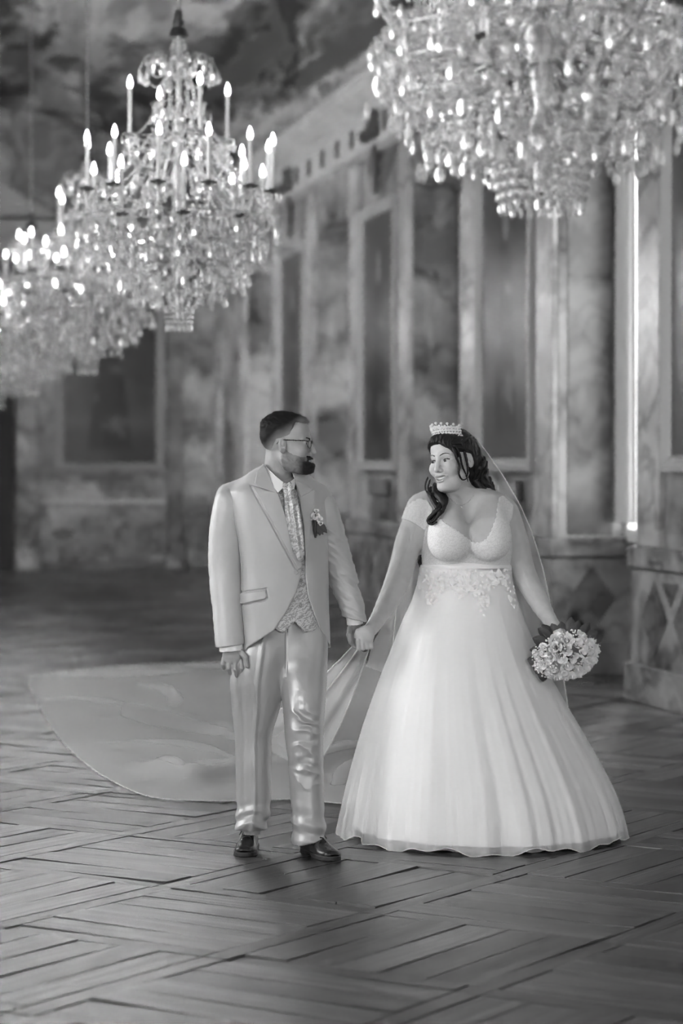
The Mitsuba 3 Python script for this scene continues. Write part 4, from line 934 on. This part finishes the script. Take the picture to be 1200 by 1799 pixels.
# hair
def bhair(p):
    q = bl(p); x, y, z = q.T
    ax = np.abs(x); line = -.6 * np.clip(x - .012, 0, .05) * (y < -.045) + np.interp(y, [-.10, -.075, -.055, -.04, -.02, .0, .02, .036], [.067, .060, .040, .024, .022, .020, .012, -.055])
    up = np.clip((z - line) / .012, 0, 1); t = up * (.010 + .006 * np.clip(z / .1, 0, 1)) - .004 * (1 - up)
    d = (head_sdf(q, full=.8, smile=1.0, k_nose=.95, slit=.0060) - t) * BS
    strand = .0022 * np.sin(q[:, 0] * 420 + 30 * nz(q, 14, 3) * 2)
    d = d + strand * up
    m = chain(p, [BP(812, 790, .06), BP(828, 818, .07), BP(838, 845, .085), BP(852, 858, .09), BP(866, 866, .08)], [.075, .062, .052, .036, .010], .03)
    m = m + .0035 * np.sin((p[:, 0] - p[:, 2] * .35) * 330 + 40 * nz(p, 9, 6)) + .006 * nz(p, 60, 2)
    return smin(d, m, .02)
v, f = mesh_sdf(bhair, BP(740, 905, -.2), BP(885, 742, .25), .0026)
q = bl(v); onface = (q[:, 1] < -.02) & (q[:, 2] < .10)
put(bride + '__hair', (v, f), 'dark_hair', smooth=True); lab(bride + '__hair', 'long dark hair with loose curls')
rg = np.random.default_rng(8)
def lock(P, r, n=30, taper=.25):
    c = bez(P, n); t = np.linspace(0, 1, len(c)); put(nm(bride + '__hair_lock'), tube(c, r * (1 - (1 - taper) * t ** 2) * np.clip(t * 8 + .4, 0, 1), 9), 'dark_hair', smooth=True)
F = -.10                                                            # lock falling over her right shoulder
lock([BP(764, 850, .0), BP(768, 868, -.05), BP(778, 880, F), BP(776, 895, F - .01), BP(765, 908, F - .02), BP(757, 916, F - .02)], .020)
lock([BP(772, 855, .0), BP(776, 872, -.06), BP(772, 890, F - .02), BP(761, 903, F - .03), BP(752, 914, F - .02), BP(758, 921, F - .03), BP(768, 917, F - .04)], .012)
lock([BP(766, 860, -.02), BP(759, 872, -.05), BP(765, 886, F), BP(771, 900, F - .03), BP(763, 914, F - .03), BP(754, 919, F - .03)], .013)
lock([BP(760, 855, -.01), BP(754, 866, -.03), BP(761, 878, -.07), BP(772, 886, F)], .011)
lock([BP(778, 868, -.04), BP(784, 878, F + .01), BP(779, 892, F - .02), BP(768, 902, F - .03)], .012)
lock([BP(752, 838, -.04), BP(747, 852, -.05), BP(750, 865, -.06), BP(758, 869, -.07)], .0042)
lock([BP(756, 842, -.03), BP(752, 858, -.05), BP(757, 868, -.06), BP(764, 862, -.05)], .0042)
lock([BP(795, 785, -.13), BP(801, 802, -.13), BP(807, 818, -.12), BP(806, 832, -.12), BP(813, 843, -.11), BP(824, 838, -.09)], .0058)
lock([BP(800, 783, -.12), BP(808, 800, -.11), BP(812, 818, -.10), BP(818, 832, -.09), BP(822, 846, -.08)], .0055)
lock([BP(815, 790, -.08), BP(820, 810, -.08), BP(822, 828, -.08), BP(820, 840, -.07)], .006)
lock([BP(838, 812, .04), BP(846, 803, .03), BP(851, 810, .03), BP(847, 820, .03), BP(842, 825, .03), BP(852, 822, .03), BP(856, 829, .03), BP(849, 834, .03), BP(846, 826, .03)], .0032)
lock([BP(838, 830, .05), BP(850, 848, .05), BP(862, 858, .06), BP(872, 866, .05)], .018)
lock([BP(832, 840, .04), BP(843, 855, .03), BP(856, 864, .03), BP(864, 866, .03)], .018)
lock([BP(741, 975, .12), BP(737, 985, .11), BP(741, 998, .12), BP(744, 1012, .12)], .010)
# tiara
ti = bride + '__tiara'
scene['gem'] = {'type': 'roughplastic', 'diffuse_reflectance': grey(.85), 'alpha': .1, 'int_ior': 1.8}
scene['tiara_metal'] = {'type': 'twosided', 'bsdf': {'type': 'roughconductor', 'material': 'none', 'alpha': .25, 'specular_reflectance': grey(.95)}}
def tp(a, h): return np.array([.070 * math.sin(a), .012 - .078 * math.cos(a) * 1.0, .088 + .012 * math.cos(a) + h]) + np.array([0, -.25 * h, 0])
A_ = np.linspace(-1.15, 1.4, 44); bars = [tube([tp(a, 0) for a in A_], .0022, 6), tube([tp(a, .020) for a in A_[1:-1]], .0022, 6)]
cr = []
ks = np.linspace(-1.05, 1.32, 15)
for i, a in enumerate(ks):
    hh = .050 if i % 2 == 0 else .038; hh *= 1 - .15 * abs(a)
    bars.append(tube([tp(a, 0), tp(a, hh)], .0015, 5)); cr += [(tp(a, hh + .003), .0062), (tp(a, hh * .78), .0046), (tp(a, .020), .0046), (tp(a, .001), .0046)]
    if i < 14:
        b = ks[i + 1]; mid = (a + b) / 2
        bars += [tube(bez([tp(a, .001), tp(mid, .034), tp(b, .001)], 8), .0014, 5), tube(bez([tp(a, hh * .9), tp(mid, .017), tp(b, hh * .8)], 8), .0014, 5)]; cr += [(tp(mid, .033), .0052), (tp(mid, .010), .0046), (tp(mid, .021), .0042), (tp(mid, .0), .0040)]
put(ti, fwd(join(bars), BR, BC, BS), 'tiara_metal', smooth=True); lab(ti, 'silver tiara set with crystals')
for c, r in cr: put(nm(ti + '__crystal'), fwd((OCT.vertices * r + c, OCT.faces), BR, BC, BS), 'gem')
# necklace
def skin_at(x, y, off=.002, base=bride_skin):
    d = np.linspace(-.4, .2, 500); P = np.array([BP(x, y, t) for t in d]); return P[np.argmax(base(P) - off < 0)]
nk = bride + '__necklace'
put(nk, tube([skin_at(x, y) for x, y in ((788, 872), (794, 879), (802, 885), (811, 888), (820, 884), (828, 876), (833, 868))], .0011, 6), 'tiara_metal', smooth=True); lab(nk, 'fine chain with a small pendant')
put(nk + '__pendant', (ico2.vertices * .0045 + skin_at(811.5, 891, .004), ico2.faces), 'crystal')

# dress
def lace(p, n, uv):
    d1, d2, k = mikit.voronoi(p.x * 130 + 3 * fbm(p.x * 30, p.z * 30, 2.0, 2), p.z * 130 + p.y * 40)
    r = smoothstep(.10, .22, d1) * smoothstep(.52, .36, d1); e = smoothstep(.02, .10, d2 - d1)
    return mi.Color3f(.74 + .11 * r * e + .03 * k)
def lace_relief(p, n, uv):
    d1, d2, k = mikit.voronoi(p.x * 130 + 3 * fbm(p.x * 30, p.z * 30, 2.0, 2), p.z * 130 + p.y * 40)
    return .0008 * smoothstep(.10, .22, d1) * smoothstep(.52, .36, d1)
matte('lace_flat', proc(lace))
scene['lace_cloth'] = {'type': 'bumpmap', 'nested_texture': proc(lace_relief, 1e-3), 'scale': 1.0, 'bsdf': {'type': 'twosided', 'bsdf': {'type': 'diffuse', 'reflectance': proc(lace)}}}
matte('tulle_white', .84); matte('lace_raised', .86)
def net(key, op, refl=.8): scene[key] = {'type': 'mask', 'opacity': op if isinstance(op, dict) else grey(op), 'nested': {'type': 'twosided', 'bsdf': {'type': 'diffuse', 'reflectance': grey(refl)}}}
net('tulle_layer', .42, .9)
bpz = lambda L: pxz(L, BD)
def scallop(P, amp=2.2, step=8.0):
    """Breaks an edge into small lace scallops."""
    P = np.array(P, float); out = []
    for a, b in zip(P[:-1], P[1:]):
        L = np.linalg.norm(b - a); n = max(1, int(round(L / step))); e = (b - a) / L; nrm = np.array([e[1], -e[0]])
        for t in np.linspace(0, 1, n * 5, endpoint=False): out.append(a + (b - a) * t + nrm * amp * abs(math.sin(math.pi * t * n)))
    return [tuple(x) for x in out] + [tuple(P[-1])]
neck = scallop([(741, 930), (748, 922), (770, 911), (793, 927), (813, 941), (826, 951), (839, 953), (852, 946), (860, 932), (869, 908), (877, 873)], 2.2)
BOD = neck + [(884, 870), (903, 888), (900, 915), (907, 945), (905, 975), (898, 1008), (740, 1008), (739, 975)]
bback = lambda p: p[:, 1] - BD - .09
BODV = bpz(BOD)
dr_ = bride + '__dress'
def bodice_out(p):
    d = bride_torso(p) - .006
    cup = poly2(p[:, 0], p[:, 2], bpz([(839, 960), (832, 930), (846, 930)]))
    return d
def bodice(p):
    o = bodice_out(p); fr = np.maximum(poly2(p[:, 0], p[:, 2], BODV), bback(p)); bk = np.maximum(-bback(p), p[:, 2] - BP(0, 925)[2])
    return smax(np.maximum(o, -(o + .007)), np.minimum(fr, bk), .003)
put(bride + '__bodice', mesh_sdf(bodice, BP(725, 1012, -.28), BP(920, 862, .25), .0036), 'lace_cloth', smooth=True); lab(bride + '__bodice', 'white lace bodice with a scalloped sweetheart neckline')
CAPL = bpz(scallop([(706, 912), (712, 897), (722, 884), (738, 876), (752, 880)], 2.0) + [(760, 893), (756, 912), (746, 932), (738, 926), (722, 916)])
def cap(p):
    o = bride_skin(p) - .006; return smax(np.maximum(o, -(o + .006)), np.maximum(poly2(p[:, 0], p[:, 2], CAPL), p[:, 1] - BD - .11), .002)
put(bride + '__cap_sleeve', mesh_sdf(cap, BP(698, 940, -.15), BP(768, 866, .16), .003), 'lace_cloth', smooth=True); lab(bride + '__cap_sleeve', 'off-shoulder lace cap sleeve')
# skirt: an opaque layer with long folds below a thin tulle overlay
SK_Y = np.array([992, 1003, 1030, 1060, 1100, 1150, 1200, 1250, 1300, 1350, 1400, 1440, 1470, 1494])
SK_L = np.array([742, 742, 738, 730, 714, 698, 682, 668, 655, 645, 636, 630, 626, 623.])
SK_R = np.array([897, 897, 900, 907, 919, 937, 959, 984, 1010, 1036, 1060, 1076, 1085, 1090.])
SK_D = np.array([.118, .120, .135, .165, .22, .29, .36, .42, .47, .51, .55, .575, .59, .60])
SK_C = np.array([.07, .07, .07, .06, .06, .06, .06, .06, .06, .06, .06, .06, .06, .06])
def skirt_surface(grow, amp, seed, ybot, wide=0.0, n=420, m=90, left=0.0, off=0.0):
    rg = np.random.default_rng(seed); ph = rg.uniform(0, 6.28, 8)
    ph_ = np.linspace(0, 2 * math.pi, n, endpoint=False); ys = np.linspace(993, ybot, m); P = np.zeros((m, n, 3))
    wob = .25 * np.sin(2 * ph_ + ph[0]) + .18 * np.sin(5 * ph_ + ph[1])
    for i, y in enumerate(ys):
        L, R_, d, c = (np.interp(y, SK_Y, a) for a in (SK_L, SK_R, SK_D, SK_C)); t = np.clip((y - 1010) / 490, 0, 1)
        L = L - left * t ** 1.5; R_ = R_ + wide * t ** 1.5
        cx, w = (L + R_) / 2, (R_ - L) / 2
        a = amp * t ** 1.1
        fold = a * ((.35 + .5 * np.sin(3 * ph_ + ph[6]) ** 2) * np.sin(17 * ph_ + 2.2 * wob + ph[2]) + .35 * np.sin(29 * ph_ + 3 * wob + ph[3] + .4 * t) + .18 * np.sin(47 * ph_ + ph[4] + 2 * wob) + .12 * np.sin(83 * ph_ + ph[5]))
        k = 1 + fold + grow * (.3 + t)
        X = (cx - 600) * BU + (w * BU * k + off) * np.cos(ph_); Y = BD + c + (d * k + off) * np.sin(ph_)
        z0 = EYE - (y - HORIZON) / F_PX * BD
        P[i, :, 0], P[i, :, 1], P[i, :, 2] = X, Y, z0
    # let the hem reach the floor evenly
    top, zb = P[0, 0, 2], P[-1, 0, 2]
    return P, top, zb
P, zt, zb = skirt_surface(0, .024, 3, 1494, 6)
hem = .035
TT = np.linspace(0, 1, 90)[:, None]
P[..., 2] = hem + (P[..., 2] - zb) * (zt - hem) / (zt - zb)
put(bride + '__skirt', sheet(P, True), 'tulle_white', smooth=True); lab(bride + '__skirt', 'full white A-line skirt')
P2, zt2, zb2 = skirt_surface(.020, .024, 3, 1494, 6, left=20, off=.009)
ph_ = np.linspace(0, 2 * math.pi, P2.shape[1], endpoint=False)
hem2 = .012 + .012 * np.sin(9 * ph_) + .008 * np.sin(23 * ph_)
P2[..., 2] = hem + (P2[..., 2] - zb2) * (zt2 - hem) / (zt2 - zb2) + (hem2[None] - hem) * TT ** 8
put(bride + '__skirt__tulle', sheet(P2[1:], True), 'tulle_layer', smooth=True); lab(bride + '__skirt__tulle', 'sheer tulle overlay')
put(bride + '__skirt__hem', tube(np.vstack([P2[-1], P2[-1][:1]]), .0015, 5, False), 'tulle_white', smooth=True)
P3, z3, zb3 = skirt_surface(-.05, .03, 3, 1494, 4)
hem3 = .006 + .004 * np.sin(31 * ph_); P3[..., 2] = hem + (P3[..., 2] - zb3) * (z3 - hem) / (z3 - zb3) + (hem3[None] - hem) * TT ** 8
put(bride + '__skirt__petticoat', sheet(P3[20:], True), 'tulle_layer', smooth=True)
put(bride + '__waistband', sheet(np.stack([np.stack([(820 - 600) * BU + (78.5 * BU + o) * np.cos(ph_), BD + .07 + (.121 + o) * np.sin(ph_), np.full(len(ph_), EYE - (y - HORIZON) / F_PX * BD) + .012 * np.maximum(-np.sin(ph_), 0) * np.exp(-(np.cos(ph_) / .45) ** 2)], 1) for y, o in ((1010, .0), (1008, .006), (1001, .0075), (995, .006), (993, .0))]), True), 'lace_raised', smooth=True)
# lace flowers scattered from the waist down over the skirt
def motif(r, seed):
    rg2 = np.random.default_rng(seed); ms = []
    for k in range(5):
        a = k * 2 * math.pi / 5 + rg2.uniform(0, .4); m = leaf(r, r * .42, .12); ms.append((np.asarray(m[0]) @ roty(a).T, m[1]))
    ms.append((OCT.vertices * r * .25, OCT.faces)); return join(ms)
def on_skirt(x, y):
    i = int(np.clip(np.interp(y, np.linspace(993, 1494, 90), np.arange(90)), 0, 89)); ph = np.arange(P2.shape[1]); front = P2[i][P2[i][:, 1] < BD + .06]
    X = (x - 600) * BU * .985; return front[np.argmin(np.abs(front[:, 0] - X))] + [rg.uniform(-.004, .004), -.005, rg.uniform(-.008, .008)]
fl = []
for k in range(420):
    u = rg.beta(1.4, 1.4); x = 740 + 170 * u; drop_ = 22 + 62 * (math.exp(-((x - 850) / 14) ** 2) + .9 * math.exp(-((x - 905) / 10) ** 2) + .7 * math.exp(-((x - 760) / 20) ** 2) + .5 * math.exp(-((x - 812) / 16) ** 2))
    y = 1006 + drop_ * rg.random() ** .8
    m = motif(rg.uniform(.004, .0085), k); fl.append(move((np.asarray(m[0]) * [1, .7, 1], m[1]), on_skirt(x, y)))
put(bride + '__lace_flowers', join(fl), 'lace_raised', smooth=True); lab(bride + '__lace_flowers', 'lace flowers over the waist', kind='stuff')
# veil: falls from the back of the head, part is gathered in the joined hands, and the train lies on the floor
def veil_op(a, b):
    def fn(p, n, uv): return mi.Color3f(a + (b - a) * smoothstep(.35, .7, fbm(p.x * 3, p.y * 2.0, p.z * 2, 3)))
    return proc(fn)
net('veil_net', .20, .85); net('veil_train', veil_op(.42, .56), .46); net('veil_fold', .16, .55); net('veil_gather', .30, .85)
vy = np.array([772, 790, 835, 885, 930, 985, 1040, 1100, 1200, 1300, 1400, 1440.])
vl = np.array([812, 800, 765, 742, 735, 722, 712, 700, 680, 655, 640, 630.]); vr = np.array([838, 852, 884, 914, 935, 954, 968, 982, 1000, 1012, 1030, 1040.]); vd = np.array([.06, .15, .20, .22, .24, .27, .33, .42, .55, .68, .85, 1.1])
n, m = 70, 80; P = np.zeros((n, m, 3)); u = np.linspace(-1, 1, m)
for i, y in enumerate(np.linspace(772, 1440, n)):
    l, r, d = (np.interp(y, vy, a) for a in (vl, vr, vd)); t = i / (n - 1)
    side = np.abs(u) ** 2.5
    dep = BD + d - side * (.16 * (1 - t) + .10 * t) + (.010 + .03 * t) * np.sin(u * 21 + 1.3 * np.sin(u * 4)) * min(1, t * 5)
    x = (l + r) / 2 + (r - l) / 2 * u
    zz = EYE - (y - HORIZON) / F_PX * BD; zz = zz * (1 - t ** 3) + .012 * t ** 3
    P[i] = np.stack([(x - 600) * BU * dep / BD, dep, np.full(m, zz)], 1)
ve = bride + '__veil'
put(ve, sheet(P), 'veil_net', smooth=True); lab(ve, 'long sheer tulle veil with a train spread over the floor')
edge_r = tube(P[:, -1], .0022, 5, False)
put(nm(ve + '__hem'), edge_r, 'tulle_white', smooth=True)
# train
FLP = lambda x, y: at(x, y, EYE * F_PX / (y - HORIZON))[:2]
outline = np.array([FLP(*q) for q in ((660, 1412), (600, 1415), (520, 1408), (430, 1411), (330, 1410), (262, 1403), (205, 1380), (150, 1345), (100, 1295), (70, 1245), (52, 1205), (62, 1190), (120, 1181), (220, 1171), (330, 1167), (440, 1167), (540, 1166), (640, 1166), (720, 1174), (800, 1185), (860, 1215), (880, 1270), (880, 1330), (850, 1380), (760, 1405))])
from shapely.geometry import Polygon as SP
cc = np.array(FLP(520, 1290)); ang = np.linspace(0, 2 * np.pi, len(outline) + 1); oc = bez(np.vstack([outline, outline[:1]]), 200)
nr, na = 46, len(oc) - 1; rr = np.linspace(.02, 1, nr)
P = np.zeros((nr, na, 3)); P[..., :2] = cc + rr[:, None, None] * (oc[:-1] - cc)[None]
fl_ = lambda x, y: np.array(FLP(x, y))
z = .006 + .012 * meshkit.fbm(np.concatenate([P[..., :2] * [2.5, .9], np.zeros(P.shape[:2] + (1,))], -1), 3, 5)
ridges = [((80, 1238), (250, 1268), .05, .10), ((200, 1248), (410, 1305), .075, .10), ((240, 1210), (290, 1255), .05, .10), ((290, 1255), (470, 1320), .05, .10), ((190, 1318), (420, 1352), .06, .12), ((270, 1350), (345, 1385), .07, .10), ((330, 1390), (430, 1350), .05, .10), ((560, 1340), (650, 1320), .05, .12), ((590, 1395), (640, 1345), .05, .1), ((300, 1180), (520, 1180), .03, .2), ((100, 1195), (330, 1185), .02, .2)]
for a, b, hgt, wd in ridges:
    a, b = fl_(*a), fl_(*b); e = b - a; q = P[..., :2] - a; t = np.clip((q @ e) / (e @ e), 0, 1); d = np.linalg.norm(q - t[..., None] * e, axis=-1)
    z = z + hgt * np.exp(-(d / wd) ** 2) * np.sin(np.pi * np.clip(t, .06, .94)) ** .5
zedge = np.clip((1 - rr) / .05, 0, 1)[:, None]; P[..., 2] = .004 + z * (.25 + .75 * zedge)
def ribbon(a, b, w, hgt, bend):
    a, b = fl_(*a), fl_(*b); e = b - a; L = np.linalg.norm(e); e = e / L; nv = np.array([-e[1], e[0]]); t = np.linspace(0, 1, 26); sgrid = np.linspace(-1, 1, 9); R = np.zeros((26, 9, 3))
    for i, tt in enumerate(t):
        c = a + e * L * tt + nv * bend * math.sin(math.pi * tt); ww = w * math.sin(math.pi * (.08 + .84 * tt)) ** .7
        R[i, :, :2] = c + nv * (sgrid * ww)[:, None]; R[i, :, 2] = .03 + hgt * np.maximum(0, 1 - sgrid ** 2) * math.sin(math.pi * (.05 + .9 * tt))
    return R
for (a, b, hgt, wd), w, bd in zip(ridges, (.09, .11, .06, .10, .10, .06, .12, .09, .09, .3, .3), (.1, -.1, .15, -.1, .1, .0, .1, 0, 0, .1, 0)):
    R = ribbon(a, b, w, hgt * 1.1, bd); put(nm(ve + '__train_fold'), sheet(R), 'veil_fold', smooth=True)
put(nm(ve + '__train'), sheet(P, True), 'veil_train', smooth=True)
put(nm(ve + '__hem'), tube(np.vstack([P[-1], P[-1][:1]]), .0016, 5, False), 'tulle_white', smooth=True)
# gathered part from the joined hands down to the train
def patch(top, bot, n=40, sag=.1, ripple=.02, k=9):
    top, bot = bez(top, 40), bez(bot, 40); m = min(len(top), len(bot)); top, bot = top[:m], bot[:m]; P = np.zeros((n, m, 3)); u = np.linspace(0, 1, m)
    for i, t in enumerate(np.linspace(0, 1, n)):
        P[i] = top * (1 - t) + bot * t; P[i, :, 2] -= sag * 4 * t * (1 - t) * (P[i, :, 2] > .1); P[i, :, 1] += ripple * np.sin(u * k * 2 + 2 * t) * (4 * t * (1 - t)) ** .5
    P[..., 2] = np.maximum(P[..., 2], .012)
    return P
G = lambda x, y: np.array([*FLP(x, y), .014])
g1 = patch([BP(623, 1132, -.20), BP(630, 1139, -.20), BP(640, 1146, -.21), BP(648, 1142, -.20)], [G(415, 1282), G(455, 1312), G(500, 1340), G(545, 1362)], sag=.07, ripple=.03, k=8)
put(nm(ve + '__drape'), sheet(g1), 'veil_gather', smooth=True)
for c in (0, 13, -1): put(nm(ve + '__hem'), tube(g1[:, c], .0028, 5, False), 'tulle_white', smooth=True)
g2 = patch([BP(652, 1136, -.14), BP(680, 1085, .08), BP(705, 1040, .15), BP(728, 990, .2)], [BP(640, 1170, .35), BP(668, 1180, .4), BP(690, 1185, .4), BP(705, 1190, .4)], sag=.03, ripple=.03, k=7)
put(nm(ve + '__drape'), sheet(g2), 'veil_gather', smooth=True)
put(nm(ve + '__hem'), tube(g2[:, 22], .002, 5, False), 'tulle_white', smooth=True)

# ---------------------------------------------------------------- bouquet in her left hand
bq = nm('bridal_bouquet'); lab(bq, "round bouquet of white flowers with dark leaves held in the bride's hand", 'bouquet')
BQ = BP(997, 1154, -.17); rg = np.random.default_rng(21)
ax = np.array([.32, -.80, -.50]); ax /= np.linalg.norm(ax)                  # the way the flowers face
e1 = np.cross(ax, [0, 0, 1]); e1 /= np.linalg.norm(e1); e2 = np.cross(e1, ax)
RQ = np.stack([e1, -e2, ax], 1)
if np.linalg.det(RQ) < 0: RQ[:, 0] *= -1
def face_dir(d):
    d = d / np.linalg.norm(d); a = np.cross(d, [0.1, .3, 1]); a /= np.linalg.norm(a); return np.stack([a, np.cross(d, a), d], 1)
put(bq + '__stems', join([tube([BQ + ax * .02 + RQ[:, 0] * x + RQ[:, 1] * y, BQ - ax * .10 + RQ[:, 0] * x * .5 + RQ[:, 1] * y * .5, BQ - ax * .22 + RQ[:, 0] * x * .8 + RQ[:, 1] * y * .8], .006, 7) for x in (-.02, -.007, .007, .02) for y in (-.013, .0, .013)]), 'leaf_dark', smooth=True)
dome = lambda r_, a: RQ @ np.array([.135 * math.sin(r_) * math.cos(a), .105 * math.sin(r_) * math.sin(a), .075 * math.cos(r_) - .02])
k = 0
pts = []
for i in range(36):
    t = (i + .5) / 36; r_ = math.acos(1 - t * .95); a = i * 2.39996; d = dome(r_, a); nd = RQ @ np.array([math.sin(r_) * math.cos(a), math.sin(r_) * math.sin(a), math.cos(r_) + .15])
    m = rose(rg.uniform(.027, .034), i, 12); put(nm(bq + '__flower'), (np.asarray(m[0]) @ (face_dir(nd) @ rotz(rg.uniform(0, 6))).T + BQ + d, m[1]), 'petal_white' if rg.random() < .6 else 'petal_cream', smooth=True)
gyp = []
for i in range(420):
    r_ = math.acos(1 - rg.random() * .98); a = rg.uniform(0, 6.283); d = dome(r_, a) * rg.uniform(1.06, 1.2)
    if i % 3 and r_ < .8: continue
    gyp.append((OCT.vertices * rg.uniform(.0028, .0052) + BQ + d, OCT.faces))
put(bq + '__gypsophila', join(gyp), 'petal_white'); lab(bq + '__gypsophila', "tiny sprays of baby's breath", kind='stuff')
for i, (x, y, a) in enumerate(((958, 1113, -.9), (948, 1122, -1.2), (975, 1106, -.5), (990, 1103, -.2), (1003, 1104, .1), (1016, 1105, .3), (1030, 1107, .6), (1042, 1112, .9), (944, 1141, -1.5), (938, 1160, -1.7), (941, 1176, -1.9), (950, 1190, -2.3), (1050, 1118, 1.1), (966, 1109, -.7))):
    m = leaf(rg.uniform(.065, .085), .024, .15); c = BP(x, y, -.16)
    c = c + (BQ - c) * .32; c[1] = BQ[1] + .015
    put(nm(bq + '__leaf'), (np.asarray(m[0]) @ rotz(rg.uniform(-.5, .5)).T @ roty(a).T + c, m[1]), 'leaf_dark', smooth=True)
